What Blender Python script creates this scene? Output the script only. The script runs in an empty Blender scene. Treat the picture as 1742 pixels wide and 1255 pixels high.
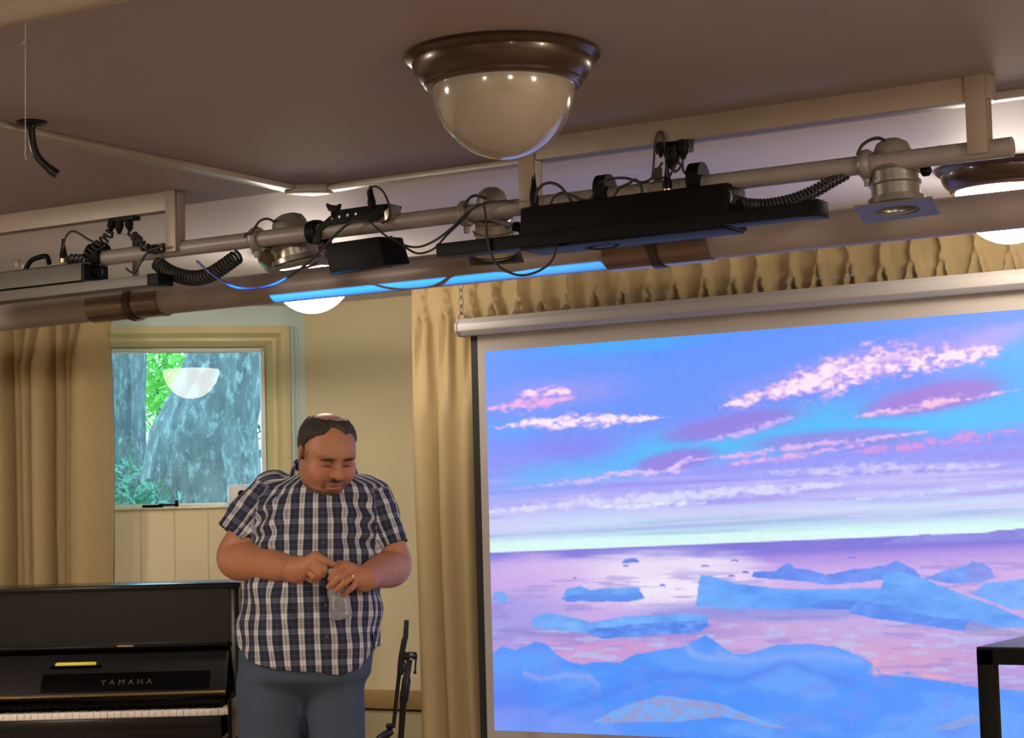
import bpy, bmesh, math, random
import numpy as np
from mathutils import Vector, Matrix

# ------------------------------------------------------------------ camera, world, exposure
SC = bpy.context.scene
COL = SC.collection
W, H, FL = 1742.0, 1255.0, 3294.6
YAW, PIT, ROL, CH = math.radians(30.994), math.radians(4.367), math.radians(-1.5375), 1.42
CAM = np.array([0.0, 0.0, CH])
FW = np.array([-math.sin(YAW)*math.cos(PIT), math.cos(YAW)*math.cos(PIT), math.sin(PIT)])
_r = np.array([math.cos(YAW), math.sin(YAW), 0.0]); _u = np.cross(_r, FW)
RT = math.cos(ROL)*_r + math.sin(ROL)*_u
UP = -math.sin(ROL)*_r + math.cos(ROL)*_u
cd = bpy.data.cameras.new('camera'); cam = bpy.data.objects.new('camera', cd); COL.objects.link(cam)
cd.sensor_width = 36.0; cd.lens = 36.0*FL/W; cd.clip_start = 0.05
cam.matrix_world = Matrix(((RT[0], UP[0], -FW[0], 0), (RT[1], UP[1], -FW[1], 0), (RT[2], UP[2], -FW[2], CH), (0, 0, 0, 1)))
SC.camera = cam
wd = bpy.data.worlds.new('daylight'); SC.world = wd; wd.use_nodes = True
wd.node_tree.nodes['Background'].inputs[0].default_value = (0.40, 0.75, 1.0, 1)
wd.node_tree.nodes['Background'].inputs[1].default_value = 3.6
vs = SC.view_settings
vs.view_transform = 'Standard'; vs.look = 'None'; vs.gamma = 1.0; vs.use_curve_mapping = False
vs.exposure = 0.25
SC.cycles.use_denoising = True
LAMP = 24.0            # emission of the lit opal glass domes
WARM = (1.0, 0.855, 0.71)
LAMPF = 250.0          # the same over the audience, boosted as unseen fill for the room

# ------------------------------------------------------------------ reading the photograph
def ray(x, y): return FW + RT*((x-W/2)/FL) - UP*((y-H/2)/FL)
def atY(x, y, Y): d = ray(x, y); return CAM + d*(Y/d[1])
def atZ(x, y, Z): d = ray(x, y); return CAM + d*((Z-CH)/d[2])
def atD(x, y, D): return CAM + ray(x, y)*D
def proj(P):
    v = np.asarray(P) - CAM; z = v@FW
    return W/2 + FL*(v@RT)/z, H/2 - FL*(v@UP)/z

# ------------------------------------------------------------------ numpy noise
_rng = np.random.RandomState(7)
_PERM = _rng.permutation(512)
_VAL = _rng.rand(512)
def _hash(*ii):
    h = np.zeros_like(ii[0])
    for i in ii: h = _PERM[(h + i) & 511]
    return _VAL[h]
def noise2(x, y):
    xi = np.floor(x).astype(int); yi = np.floor(y).astype(int); fx = x-xi; fy = y-yi
    fx = fx*fx*(3-2*fx); fy = fy*fy*(3-2*fy)
    a = _hash(xi, yi); b = _hash(xi+1, yi); c = _hash(xi, yi+1); d = _hash(xi+1, yi+1)
    return (a*(1-fx)+b*fx)*(1-fy) + (c*(1-fx)+d*fx)*fy
def fbm2(x, y, o=4):
    s = 0; a = 0.5; t = 0
    for k in range(o):
        s = s + a*noise2(x*2**k+17*k, y*2**k-9*k); t += a; a *= 0.5
    return s/t
def noise3(x, y, z):
    xi = np.floor(x).astype(int); yi = np.floor(y).astype(int); zi = np.floor(z).astype(int)
    fx = x-xi; fy = y-yi; fz = z-zi
    fx = fx*fx*(3-2*fx); fy = fy*fy*(3-2*fy); fz = fz*fz*(3-2*fz)
    r = 0
    for dx in (0, 1):
        for dy in (0, 1):
            for dz in (0, 1):
                w = (fx if dx else 1-fx)*(fy if dy else 1-fy)*(fz if dz else 1-fz)
                r = r + w*_hash(xi+dx, yi+dy, zi+dz)
    return r

# ------------------------------------------------------------------ materials
def lin(c): return tuple((v/255/12.92 if v/255 <= .04045 else ((v/255+.055)/1.055)**2.4) for v in c)
def mat(name, col, rough=.5, metal=0., var=.06, nscale=30., bump=0., bscale=60., emit=None, estr=0., coat=0., trans=0., ior=1.45, spec=.5, stretch=None):
    m = bpy.data.materials.new(name); m.use_nodes = True
    nt = m.node_tree; N = nt.nodes; L = nt.links; p = N['Principled BSDF']
    p.inputs['Roughness'].default_value = rough; p.inputs['Metallic'].default_value = metal
    p.inputs['Coat Weight'].default_value = coat; p.inputs['Transmission Weight'].default_value = trans
    p.inputs['IOR'].default_value = ior; p.inputs['Specular IOR Level'].default_value = spec
    tc = N.new('ShaderNodeTexCoord'); mp = N.new('ShaderNodeMapping'); L.new(tc.outputs['Object'], mp.inputs['Vector'])
    if stretch: mp.inputs['Scale'].default_value = stretch
    nz = N.new('ShaderNodeTexNoise'); nz.inputs['Scale'].default_value = nscale; nz.inputs['Detail'].default_value = 4
    L.new(mp.outputs[0], nz.inputs['Vector'])
    mx = N.new('ShaderNodeMix'); mx.data_type = 'RGBA'
    mx.inputs[6].default_value = tuple(max(0, c*(1-var)) for c in col)+(1,)
    mx.inputs[7].default_value = tuple(min(1, c*(1+var)) for c in col)+(1,)
    L.new(nz.outputs['Fac'], mx.inputs[0]); L.new(mx.outputs[2], p.inputs['Base Color'])
    if bump:
        n2 = N.new('ShaderNodeTexNoise'); n2.inputs['Scale'].default_value = bscale; n2.inputs['Detail'].default_value = 3
        L.new(mp.outputs[0], n2.inputs['Vector'])
        b = N.new('ShaderNodeBump'); b.inputs['Strength'].default_value = bump; b.inputs['Distance'].default_value = .01
        L.new(n2.outputs['Fac'], b.inputs['Height']); L.new(b.outputs[0], p.inputs['Normal'])
    if emit:
        p.inputs['Emission Color'].default_value = tuple(emit)+(1,); p.inputs['Emission Strength'].default_value = estr
    return m

M = {}
M['ceiling'] = mat('ceiling_paint', (.30, .245, .235), .75, var=.05, nscale=3, bump=.05, bscale=250)
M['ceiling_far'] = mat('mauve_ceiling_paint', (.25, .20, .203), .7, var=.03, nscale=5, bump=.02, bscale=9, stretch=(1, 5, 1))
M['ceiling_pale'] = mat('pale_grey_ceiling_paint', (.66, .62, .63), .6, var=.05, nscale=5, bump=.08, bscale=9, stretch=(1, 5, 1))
M['cream'] = mat('cream_paint', (.82, .735, .49), .55, var=.04, nscale=4)
M['cream_trim'] = mat('cream_gloss_trim', (.68, .60, .32), .22, var=.03, nscale=6)
M['daylight_tint'] = mat('daylight_tinted_wall', (.60, .78, .76), .35, var=.03, nscale=5)  # daylight around the window put into the wall colour
M['white_sash'] = mat('white_sash_paint', (.80, .84, .80), .3, var=.02)
M['rail'] = mat('beige_rail_paint', (.185, .14, .105), .45, var=.10, nscale=14, bump=.05)
M['pipe'] = mat('greyish_pipe_paint', (.185, .155, .145), .42, var=.14, nscale=18, bump=.06, bscale=40)
M['duct'] = mat('taupe_pipe_paint', (.25, .205, .19), .42, var=.04, nscale=9)
M['mould'] = mat('ceiling_strip_paint', (.29, .245, .20), .35, var=.05)
M['floor'] = mat('brown_floor', (.34, .26, .19), .5, var=.2, nscale=8)
M['bronze'] = mat('bronze_lamp_metal', (.045, .022, .014), .28, metal=.35, var=.25, nscale=12, coat=.25)
M['opal_off'] = mat('opal_glass_unlit', (.24, .20, .165), .12, var=.02, coat=.6)
M['opal_on'] = mat('opal_glass_lit', (.8, .75, .68), .2, emit=WARM, estr=LAMP)
M['opal_on_front'] = mat('opal_glass_lit_brightly', (.8, .75, .68), .2, emit=WARM, estr=LAMPF)
M['saddle'] = mat('brown_metal_saddle', (.17, .115, .09), .22, metal=.5, var=.3, nscale=25, stretch=(.2, 3, 3), coat=.4)
M['strap'] = mat('dark_strap_metal', (.06, .045, .04), .4, metal=.5, var=.2)
M['black'] = mat('black_enamel', (.003, .003, .0032), .5, var=.3, nscale=40, spec=.10)
M['black_soft'] = mat('black_rubber', (.010, .009, .010), .6, var=.3)
M['grey_batten'] = mat('grey_enamel_housing', (.075, .066, .058), .5, var=.12, nscale=20)
M['silver'] = mat('dull_aluminium', (.26, .24, .21), .32, metal=.75, var=.2, nscale=30)
M['pargrey'] = mat('greige_lamp_enamel', (.17, .155, .135), .4, metal=.25, var=.15, nscale=20)
M['brass'] = mat('brass_plug', (.65, .45, .25), .3, metal=.9)
M['filter'] = mat('grey_filter_metal', (.085, .075, .068), .5, metal=.15, var=.1)
M['screen_case'] = mat('white_screen_case', (.40, .385, .37), .4, var=.03)
M['screen_cloth'] = mat('white_screen_cloth', (.38, .35, .32), .7, var=.02)
M['screen_black'] = mat('black_screen_edge', (.010, .013, .012), .7)
M['chain'] = mat('steel_chain', (.6, .56, .5), .25, metal=.9)
M['piano'] = mat('black_piano_lacquer', (.006, .0055, .006), .2, var=.3, nscale=6, spec=.28)
M['fallboard'] = mat('glossy_fallboard', (.016, .015, .016), .25, var=.3, nscale=6, spec=.55)
M['piano_flat'] = mat('black_satin_board', (.002, .002, .002), .5, spec=.05)
M['brasshinge'] = mat('gilt_strip', (.40, .25, .10), .3, metal=.8, var=.3, nscale=40, stretch=(8, 1, 1))
M['ivory'] = mat('ivory_key', (.80, .72, .64), .25, var=.04)
M['letter'] = mat('dull_gilt_lettering', (.16, .13, .10), .4, metal=.4)
M['yellow'] = mat('yellow_marker_plastic', (.82, .80, .10), .4, var=.06)
M['micblack'] = mat('black_stand_metal', (.010, .010, .014), .35, metal=.2)
M['chrome'] = mat('bright_metal', (.8, .8, .82), .15, metal=1.)
M['wood_dado'] = mat('ochre_dado_wood', (.50, .36, .15), .4, var=.12, nscale=12, stretch=(1, 1, 6))
M['dado_dark'] = mat('dark_dado_gap', (.05, .03, .02), .6)
M['bark'] = mat('tree_bark', (.12, .13, .125), .85, var=.9, nscale=11, bump=1.0, bscale=20, stretch=(1, 1, .35))
def bark_mat():
    m = M['bark']; nt = m.node_tree; N = nt.nodes; L = nt.links; p = N['Principled BSDF']
    src = p.inputs['Base Color'].links[0].from_socket; tc = N.new('ShaderNodeTexCoord'); nz = N.new('ShaderNodeTexNoise'); nz.inputs['Scale'].default_value = 17; nz.inputs['Detail'].default_value = 8; nz.inputs['Roughness'].default_value = .75
    mp = N.new('ShaderNodeMapping'); mp.inputs['Scale'].default_value = (1, 1, .55); L.new(tc.outputs['Object'], mp.inputs[0]); L.new(mp.outputs[0], nz.inputs['Vector'])
    mr = N.new('ShaderNodeMapRange'); mr.inputs[1].default_value = .50; mr.inputs[2].default_value = .66; L.new(nz.outputs['Fac'], mr.inputs[0])
    mx = N.new('ShaderNodeMix'); mx.data_type = 'RGBA'; L.new(mr.outputs[0], mx.inputs[0]); L.new(src, mx.inputs[6]); mx.inputs[7].default_value = (.30, .36, .33, 1); L.new(mx.outputs[2], p.inputs['Base Color'])
bark_mat()
M['leaf_bright'] = mat('bright_leaf', (.28, .62, .10), .5, var=.4, nscale=20, trans=0)
M['leaf_dark'] = mat('dark_leaf', (.10, .26, .17), .5, var=.5, nscale=20)
M['lawn'] = mat('lawn', (.12, .22, .10), .8, var=.3)
M['white_plastic'] = mat('white_plastic', (.8, .82, .82), .3)
M['thread'] = mat('pale_thread', (.6, .55, .5), .5)
M['blue_lit_rubber'] = mat('blue_lit_rubber', (.03, .06, .25), .4)  # black cable with the blue light on it put into its colour
M['black_gloss'] = mat('black_gloss_tube', (.008, .007, .008), .3, spec=.25)
M['hair'] = mat('dark_brown_hair', (.028, .020, .014), .6, var=.6, nscale=60, bump=.8, bscale=140, stretch=(1, 1, .4))
M['jeans'] = mat('faded_blue_denim', (.046, .068, .108), .85, var=.22, nscale=10, bump=.25, bscale=300)
M['gold'] = mat('pale_gold', (.95, .75, .45), .15, metal=1.)
M['button'] = mat('navy_button', (.03, .035, .07), .3)
M['shoe'] = mat('dark_shoe_leather', (.03, .02, .015), .5)

def curtain_mat():
    return mat('tan_curtain_cloth', (.43, .33, .172), .8, var=.07, nscale=14, bump=.15, bscale=500, stretch=(3, 3, 1))
M['curtain'] = curtain_mat()

def panel_mat():                        # cream boarded wall with narrow grooves between boards
    m = mat('cream_boarded_wall', (.80, .71, .48), .55, var=.04, nscale=4)
    nt = m.node_tree; N = nt.nodes; L = nt.links; p = N['Principled BSDF']
    uv = N.new('ShaderNodeTexCoord'); sp = N.new('ShaderNodeSeparateXYZ'); L.new(uv.outputs['Object'], sp.inputs[0])
    md = N.new('ShaderNodeMath'); md.operation = 'PINGPONG'; md.inputs[1].default_value = .0755; L.new(sp.outputs[0], md.inputs[0])
    mr = N.new('ShaderNodeMapRange'); mr.inputs[1].default_value = 0; mr.inputs[2].default_value = .0035; L.new(md.outputs[0], mr.inputs[0])
    b = N.new('ShaderNodeBump'); b.inputs['Strength'].default_value = .8; b.inputs['Distance'].default_value = .004
    L.new(mr.outputs[0], b.inputs['Height']); L.new(b.outputs[0], p.inputs['Normal'])
    return m
M['panel'] = panel_mat()

def glass_mat(name, col, rough=0.0, ior=1.45):
    m = bpy.data.materials.new(name); m.use_nodes = True
    nt = m.node_tree; N = nt.nodes; L = nt.links; N.remove(N['Principled BSDF'])
    fr = N.new('ShaderNodeFresnel'); fr.inputs[0].default_value = ior
    tr = N.new('ShaderNodeBsdfTransparent'); tr.inputs[0].default_value = tuple(col)+(1,)
    gl = N.new('ShaderNodeBsdfGlossy'); gl.inputs['Roughness'].default_value = rough
    mx = N.new('ShaderNodeMixShader'); L.new(fr.outputs[0], mx.inputs[0]); L.new(tr.outputs[0], mx.inputs[1]); L.new(gl.outputs[0], mx.inputs[2])
    L.new(mx.outputs[0], N['Material Output'].inputs[0])
    return m
M['glass'] = glass_mat('window_glass', (.92, .97, .98), 0., 1.38)
def bottle_mat():
    m = glass_mat('clear_bottle_plastic', (.93, .95, .97), .04, 1.35); nt = m.node_tree; N = nt.nodes; L = nt.links
    old = N['Material Output'].inputs[0].links[0].from_socket
    df = N.new('ShaderNodeBsdfDiffuse'); df.inputs[0].default_value = (.62, .64, .68, 1); mx = N.new('ShaderNodeMixShader')
    nz = N.new('ShaderNodeTexNoise'); nz.inputs['Scale'].default_value = 38; mr = N.new('ShaderNodeMapRange'); mr.inputs[1].default_value = .35; mr.inputs[2].default_value = .7; mr.inputs[3].default_value = .02; mr.inputs[4].default_value = .42
    L.new(nz.outputs['Fac'], mr.inputs[0]); L.new(mr.outputs[0], mx.inputs[0]); L.new(old, mx.inputs[1]); L.new(df.outputs[0], mx.inputs[2]); L.new(mx.outputs[0], N['Material Output'].inputs[0])
    return m
M['clear'] = bottle_mat()

# ------------------------------------------------------------------ mesh builder
class MB:
    def __init__(s): s.v = []; s.f = []; s.uv = None
    def add(s, V, F):
        o = len(s.v); s.v += [tuple(map(float, p)) for p in V]; s.f += [tuple(i+o for i in f) for f in F]; return s
    def box(s, c, size, R=None):
        c = np.asarray(c, float); h = np.asarray(size, float)/2
        R = np.eye(3) if R is None else np.asarray(R)
        V = [c + R@(h*np.array(k)) for k in ((-1,-1,-1),(1,-1,-1),(1,1,-1),(-1,1,-1),(-1,-1,1),(1,-1,1),(1,1,1),(-1,1,1))]
        return s.add(V, [(0,3,2,1),(4,5,6,7),(0,1,5,4),(1,2,6,5),(2,3,7,6),(3,0,4,7)])
    def between(s, a, b): a = np.asarray(a); b = np.asarray(b); return s.box((a+b)/2, np.abs(b-a))
    def tube(s, P, r, n=10, cap=True, closed=False):
        P = np.asarray(P, float); m = len(P); r = np.full(m, r) if np.isscalar(r) else np.asarray(r)
        if closed: T = np.roll(P, -1, 0)-np.roll(P, 1, 0)
        else: T = np.gradient(P, axis=0)
        T /= np.linalg.norm(T, axis=1)[:, None]+1e-12
        a = np.array([0, 0, 1.]) if abs(T[0][2]) < .9 else np.array([1., 0, 0])
        u = np.cross(T[0], a); u /= np.linalg.norm(u); V = []
        for i in range(m):
            u = u - T[i]*(u@T[i]); u /= np.linalg.norm(u)+1e-12; w = np.cross(T[i], u)
            for k in range(n):
                t = 2*math.pi*k/n; V.append(P[i]+r[i]*(math.cos(t)*u+math.sin(t)*w))
        F = [(i*n+k, i*n+(k+1) % n, ((i+1) % m)*n+(k+1) % n, ((i+1) % m)*n+k) for i in range(m if closed else m-1) for k in range(n)]
        if cap and not closed: F += [tuple(range(n-1, -1, -1)), tuple((m-1)*n+k for k in range(n))]
        return s.add(V, F)
    def lathe(s, prof, o, axis=(0, 0, 1), n=40, side=None):
        o = np.asarray(o, float); ax = np.asarray(axis, float); ax /= np.linalg.norm(ax)
        a = np.array([0, 0, 1.]) if abs(ax[2]) < .9 else np.array([1., 0, 0])
        u = np.cross(ax, a); u /= np.linalg.norm(u); w = np.cross(ax, u); V = []; m = len(prof)
        for (r, z) in prof:
            for k in range(n):
                t = 2*math.pi*k/n; V.append(o+ax*z+max(r, 1e-5)*(math.cos(t)*u+math.sin(t)*w))
        F = [(i*n+k, i*n+(k+1) % n, (i+1)*n+(k+1) % n, (i+1)*n+k) for i in range(m-1) for k in range(n)]
        return s.add(V, F)
    def prism(s, P, ext):
        P = [np.asarray(p, float) for p in P]; e = np.asarray(ext, float); n = len(P)
        return s.add(P+[p+e for p in P], [tuple(range(n-1, -1, -1)), tuple(range(n, 2*n))]+[(i, (i+1) % n, n+(i+1) % n, n+i) for i in range(n)])
    def grid(s, G):
        m, n = G.shape[:2]
        return s.add(G.reshape(-1, 3), [(i*n+j, i*n+j+1, (i+1)*n+j+1, (i+1)*n+j) for i in range(m-1) for j in range(n-1)])
    def ball(s, c, r, n=16, R=None):
        r = np.full(3, r) if np.isscalar(r) else np.asarray(r, float); R = np.eye(3) if R is None else R; V = []; m = n//2
        for i in range(m+1):
            for k in range(n):
                a = math.pi*i/m; t = 2*math.pi*k/n
                V.append(np.asarray(c)+R@(r*np.array([math.sin(a)*math.cos(t), math.sin(a)*math.sin(t), math.cos(a)])))
        return s.add(V, [(i*n+k, (i+1)*n+k, (i+1)*n+(k+1) % n, i*n+(k+1) % n) for i in range(m) for k in range(n)])
    def build(s, name, m, parent=None, bevel=0., smooth=True, angle=40, fix=True, weld=True):
        me = bpy.data.meshes.new(name); bm = bmesh.new()
        Mi = wmat(parent).inverted() if parent else Matrix()
        vs_ = [bm.verts.new(Mi@Vector(p)) for p in s.v]
        for f in s.f:
            try: bm.faces.new([vs_[i] for i in f])
            except ValueError: pass
        if weld: bmesh.ops.remove_doubles(bm, verts=bm.verts, dist=2e-5)
        if fix: bmesh.ops.recalc_face_normals(bm, faces=bm.faces)
        if bevel:
            ed = [e for e in bm.edges if len(e.link_faces) == 2 and e.calc_face_angle(0) > .5]
            bmesh.ops.bevel(bm, geom=ed, offset=bevel, segments=2, affect='EDGES', profile=.6, clamp_overlap=True)
        bm.to_mesh(me); bm.free()
        if smooth and len(me.polygons):
            me.polygons.foreach_set('use_smooth', [True]*len(me.polygons)); me.set_sharp_from_angle(angle=math.radians(angle))
        me.materials.append(M[m] if isinstance(m, str) else m)
        o = bpy.data.objects.new(name, me); COL.objects.link(o)
        if parent: o.parent = parent
        return o

def wmat(o):
    return (wmat(o.parent) if o.parent else Matrix()) @ o.matrix_basis
def tag(o, label=None, cat=None, group=None, kind=None):
    if label: o['label'] = label
    if cat: o['category'] = cat
    if group: o['group'] = group
    if kind: o['kind'] = kind
    return o
def thing(name, label, cat, loc, rz=0., group=None):
    o = bpy.data.objects.new(name, None); COL.objects.link(o); o.empty_display_size = .1
    o.location = tuple(map(float, loc)); o.rotation_euler = (0, 0, rz)
    return tag(o, label, cat, group)
def spline(P, k=8, closed=False):
    P = np.asarray(P, float); n = len(P); out = []
    for i in range(n if closed else n-1):
        if closed: a, b, c, d = P[i-1], P[i], P[(i+1) % n], P[(i+2) % n]
        else: a, b, c, d = P[max(i-1, 0)], P[i], P[i+1], P[min(i+2, n-1)]
        for t in np.arange(k)/k:
            out.append(.5*((2*b)+(-a+c)*t+(2*a-5*b+4*c-d)*t*t+(-a+3*b-3*c+d)*t**3))
    if not closed: out.append(P[-1])
    return np.array(out)
def coil(P, R, turns, k=14, r=None):
    P = spline(P, 24); seg = np.r_[0, np.cumsum(np.linalg.norm(np.diff(P, axis=0), axis=1))]; t = np.linspace(0, seg[-1], turns*k+1)
    C = np.stack([np.interp(t, seg, P[:, i]) for i in range(3)], 1); T = np.gradient(C, axis=0); T /= np.linalg.norm(T, axis=1)[:, None]
    a = np.array([0, 1., 0]); out = []
    for i in range(len(C)):
        u = np.cross(T[i], a); u /= np.linalg.norm(u); w = np.cross(T[i], u); th = 2*math.pi*i/k
        out.append(C[i]+R*(math.cos(th)*u+math.sin(th)*w))
    return np.array(out)
def rotz(a): return np.array([[math.cos(a), -math.sin(a), 0], [math.sin(a), math.cos(a), 0], [0, 0, 1.]])
def frame_of(x, z=(0, 0, 1)):
    x = np.asarray(x, float)/np.linalg.norm(x); z = np.asarray(z, float); y = np.cross(z, x); y /= np.linalg.norm(y); z = np.cross(x, y)
    return np.stack([x, y, z], 1)

# ================================================================== the setting
ZC = 2.419
X0, X1, Y0, YW = -7.9, 3.0, -4.5, 7.15
A = atY(520, 700, YW); A[2] = 0
FR = rotz(math.radians(45)); FN = FR[:, 1]            # bay wall: local x runs right and back, local y points outdoors
def fac(px, py, off=0.):                               # where a ray meets the bay wall, in wall coordinates (x, z)
    d = ray(px, py); t = ((A + FN*off - CAM)@FN)/(d@FN); p = FR.T@(CAM + d*t - A); return p[0], p[2]
def fmat(): return Matrix.Translation(Vector(A)) @ Matrix.Rotation(math.radians(45), 4, 'Z')
def struct(name, mb, m, mw=None, bevel=0., parent=None):
    o = mb.build(name, m, None, bevel=bevel)
    if mw is not None: o.matrix_basis = mw
    if parent: o.parent = parent
    else: o['kind'] = 'structure'
    return o
struct('floor', MB().between((X0, Y0, -.1), (X1, YW, 0)), 'floor')
struct('ceiling', MB().between((X0, Y0, ZC), (X1, 4.62, ZC+.1)), 'ceiling_far')
struct('ceiling', MB().between((X0, 4.62, ZC), (X1, YW+.3, ZC+.1)), 'ceiling_pale')
struct('wall_back', MB().between((A[0], YW, 0), (X1, YW+.12, ZC)), 'cream')
struct('wall_right', MB().between((X1, Y0, 0), (X1+.1, YW, ZC)), 'cream')
struct('wall_left', MB().between((X0-.1, Y0, 0), (X0, YW, ZC)), 'cream')
struct('wall_front', MB().between((X0, Y0-.1, 0), (X1, Y0, ZC)), 'cream')
LF = -.98                                              # length of the bay facet
E0 = A + FR@np.array([LF, 0, 0])
struct('wall_back_left', MB().between((X0, E0[1], 0), (E0[0], E0[1]+.12, ZC)), 'panel')
gx1, _ = fac(447, 720); gx0 = fac(166, 720)[0]-.03
gz1 = fac(447, 597)[1]; gz0 = fac(300, 859)[1]
cz1 = fac(300, 555)[1]; cx1 = fac(493, 700)[0]; sz0 = fac(250, 867)[1]
struct('wall_bay', MB().between((LF, 0, 0), (0, .12, sz0)).between((LF, 0, sz0), (gx0-.03, .12, ZC)), 'panel', fmat())
struct('trim_1', MB().between((gx0-.03, 0, cz1), (0, .12, ZC)).between((cx1, 0, sz0), (0, .12, cz1)), 'daylight_tint', fmat())  # wall above and beside the window, bluish daylight painted in
struct('trim_2', MB().between((cx1+.008, -.014, .0), (cx1+.020, 0, cz1)).between((cx1+.030, -.010, .0), (cx1+.040, 0, cz1)), 'daylight_tint', fmat(), bevel=.003)

win = bpy.data.objects.new('window_1', None); COL.objects.link(win); win.matrix_basis = fmat(); win['kind'] = 'structure'
def wpart(name, mb, m, bevel=0.): return struct(name, mb, m, bevel=bevel, parent=win)
sw = .020
P_ = [(-.018, 0), (-.018, .35), (.0, .42), (.012, .55), (.012, .70), (.045, .95), (.075, 1.0), (.12, 1.0), (.12, 0)]   # casing profile: depth, share of width
def casing():
    mb = MB(); wT = cz1-(gz1+sw); wR = cx1-(gx1+sw)
    top = [np.array([[gx0-.03, d, cz1-s*wT] for d, s in P_]), np.array([[cx1-s*wR, d, cz1-s*wT] for d, s in P_])]
    rgt = [top[1], np.array([[cx1-s*wR, d, sz0] for d, s in P_])]
    for a, b in (top, rgt):
        n = len(P_)
        mb.add(list(a)+list(b), [(i, (i+1) % n, n+(i+1) % n, n+i) for i in range(n)])
    return mb
wpart('casing', casing(), 'cream_trim')
wpart('sill', MB().between((gx0-.03, -.03, sz0), (cx1, .12, gz0-.012)), 'cream_trim', .004)
sash = MB().between((gx0-.03, .05, gz1), (gx1+sw, .085, gz1+sw)).between((gx1, .05, gz0-.012), (gx1+sw, .085, gz1+sw)).between((gx0-.03, .05, gz0-.014), (gx1+sw, .085, gz0+.008)).between((gx0-.03, .05, gz0), (gx0-.008, .085, gz1))
wpart('sash', sash, 'white_sash', .003)
TILT = math.radians(1.0)
gh = gz1-gz0
pd = [.066+math.tan(math.radians(2.2))*(x-(gx0+gx1)/2) for x in (gx0, gx1)]      # pane turned a little to place the lamp's reflection
pane = MB().add([(gx0-.01, pd[0], gz0), (gx1+.005, pd[1], gz0), (gx1+.005, pd[1]+math.tan(TILT)*gh, gz1), (gx0-.01, pd[0]+math.tan(TILT)*gh, gz1)], [(0, 1, 2, 3)])
wpart('pane', pane, 'glass')
lx0, lz = fac(243, 862, -.02); lx1, _ = fac(296, 860, -.02)
latch = MB().box(((lx0+lx1)/2-.035, -.035, lz+.002), (.075, .016, .013)).box(((lx0+lx1)/2+.045, -.035, lz+.006), (.09, .012, .010)).box((lx1+.010, -.03, lz+.012), (.015, .018, .030)).box(((lx0+lx1)/2+.01, -.036, lz+.004), (.02, .02, .017))
wpart('window_latch', latch, 'black', .003)
# small white gadget standing on the sill, mostly behind the shoulder
bx, bz = fac(402, 846, -.01)
gp = A + FR@np.array([bx+.012, -.002, gz0-.012])
wb = thing('sill_clock', 'small white plastic clock on the window sill behind the shirt shoulder', 'clock', gp, math.radians(45))
MB().box(gp+np.array([0, 0, .05]), (.10, .035, .098), FR).build('housing', 'white_plastic', wb, bevel=.016)
MB().lathe([(0, 0), (.018, 0), (.018, .004), (0, .004)], gp+np.array([0, 0, .055])+FR@np.array([.012, -.017, 0]), -FN, 20).build('dial', 'black', wb)

# dado rail on the back wall
za, zb = atY(670, 1173, YW)[2], atY(670, 1205, YW)[2]
struct('trim_3', MB().between((A[0], YW-.018, zb), (X1, YW, za)), 'wood_dado', bevel=.003)
struct('trim_4', MB().between((A[0], YW-.008, zb-.010), (X1, YW, zb)), 'dado_dark')
# strips fixed under the ceiling: one running into the room, one across it, with an angled corner
struct('trim_5', MB().between((-3.515, Y0, ZC-.016), (-3.465, 4.56, ZC)), 'mould', bevel=.004)
struct('trim_6', MB().between((-3.40, 4.60, ZC-.018), (1.5, 4.645, ZC)), 'mould', bevel=.004)
struct('trim_7', MB().prism([(-3.515, 4.56, ZC-.022), (-3.46, 4.54, ZC-.022), (-3.385, 4.595, ZC-.022), (-3.40, 4.65, ZC-.022), (-3.47, 4.645, ZC-.022)], (0, 0, .022)), 'mould', bevel=.004)

# ------------------------------------------------------------------ ceiling lamps
def ceiling_light(loc, lit, label, group=None, glass='opal_on'):
    t = thing('ceiling_light', label, 'ceiling lamp', loc, 0, group)
    o = np.array(loc, float)
    MB().lathe([(0, 0), (.205, 0), (.211, -.004), (.212, -.010), (.205, -.016), (.197, -.020), (.196, -.030), (.190, -.044), (.180, -.056), (.172, -.062), (.172, -.068), (.166, -.073), (.158, -.074), (.150, -.070), (.0, -.068)], o, n=96).build('canopy', 'bronze', t, angle=28)
    MB().lathe([(.1555*math.cos(a), -.068-.162*math.sin(a)**1.04) for a in np.linspace(0.0001, math.pi/2, 28)], o, n=96).build('glass_dome', glass if lit else 'opal_off', t, angle=80)
    return t
L1 = np.array([-2.128, 3.538, ZC])
ceiling_light(L1, False, 'unlit opal glass dome lamp with bronze canopy, large in front of the pipes')
ceiling_light((-1.66, 5.66, ZC), True, 'glowing dome ceiling lamp at the right edge, cut across by the wide pipe')
ceiling_light((-4.29, 5.72, ZC), True, 'glowing dome ceiling lamp peeping out under the wide pipe above the man')
for x, y in ((.7, .4), (-1.9, -2.2), (1.3, 2.9)):
    ceiling_light((x, y, ZC), True, 'glowing dome ceiling lamp over the audience seats', 'lamps over the audience', 'opal_on_front')

M['opal_key_light'] = mat('key_light_glass', (.8, .75, .68), .2, emit=WARM, estr=LAMPF*.62)
ceiling_light((-4.95, 2.5, ZC), True, 'unseen dome ceiling lamp added on the left as key light for the man', None, 'opal_key_light')  # added out of view to light the man from the front left

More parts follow.
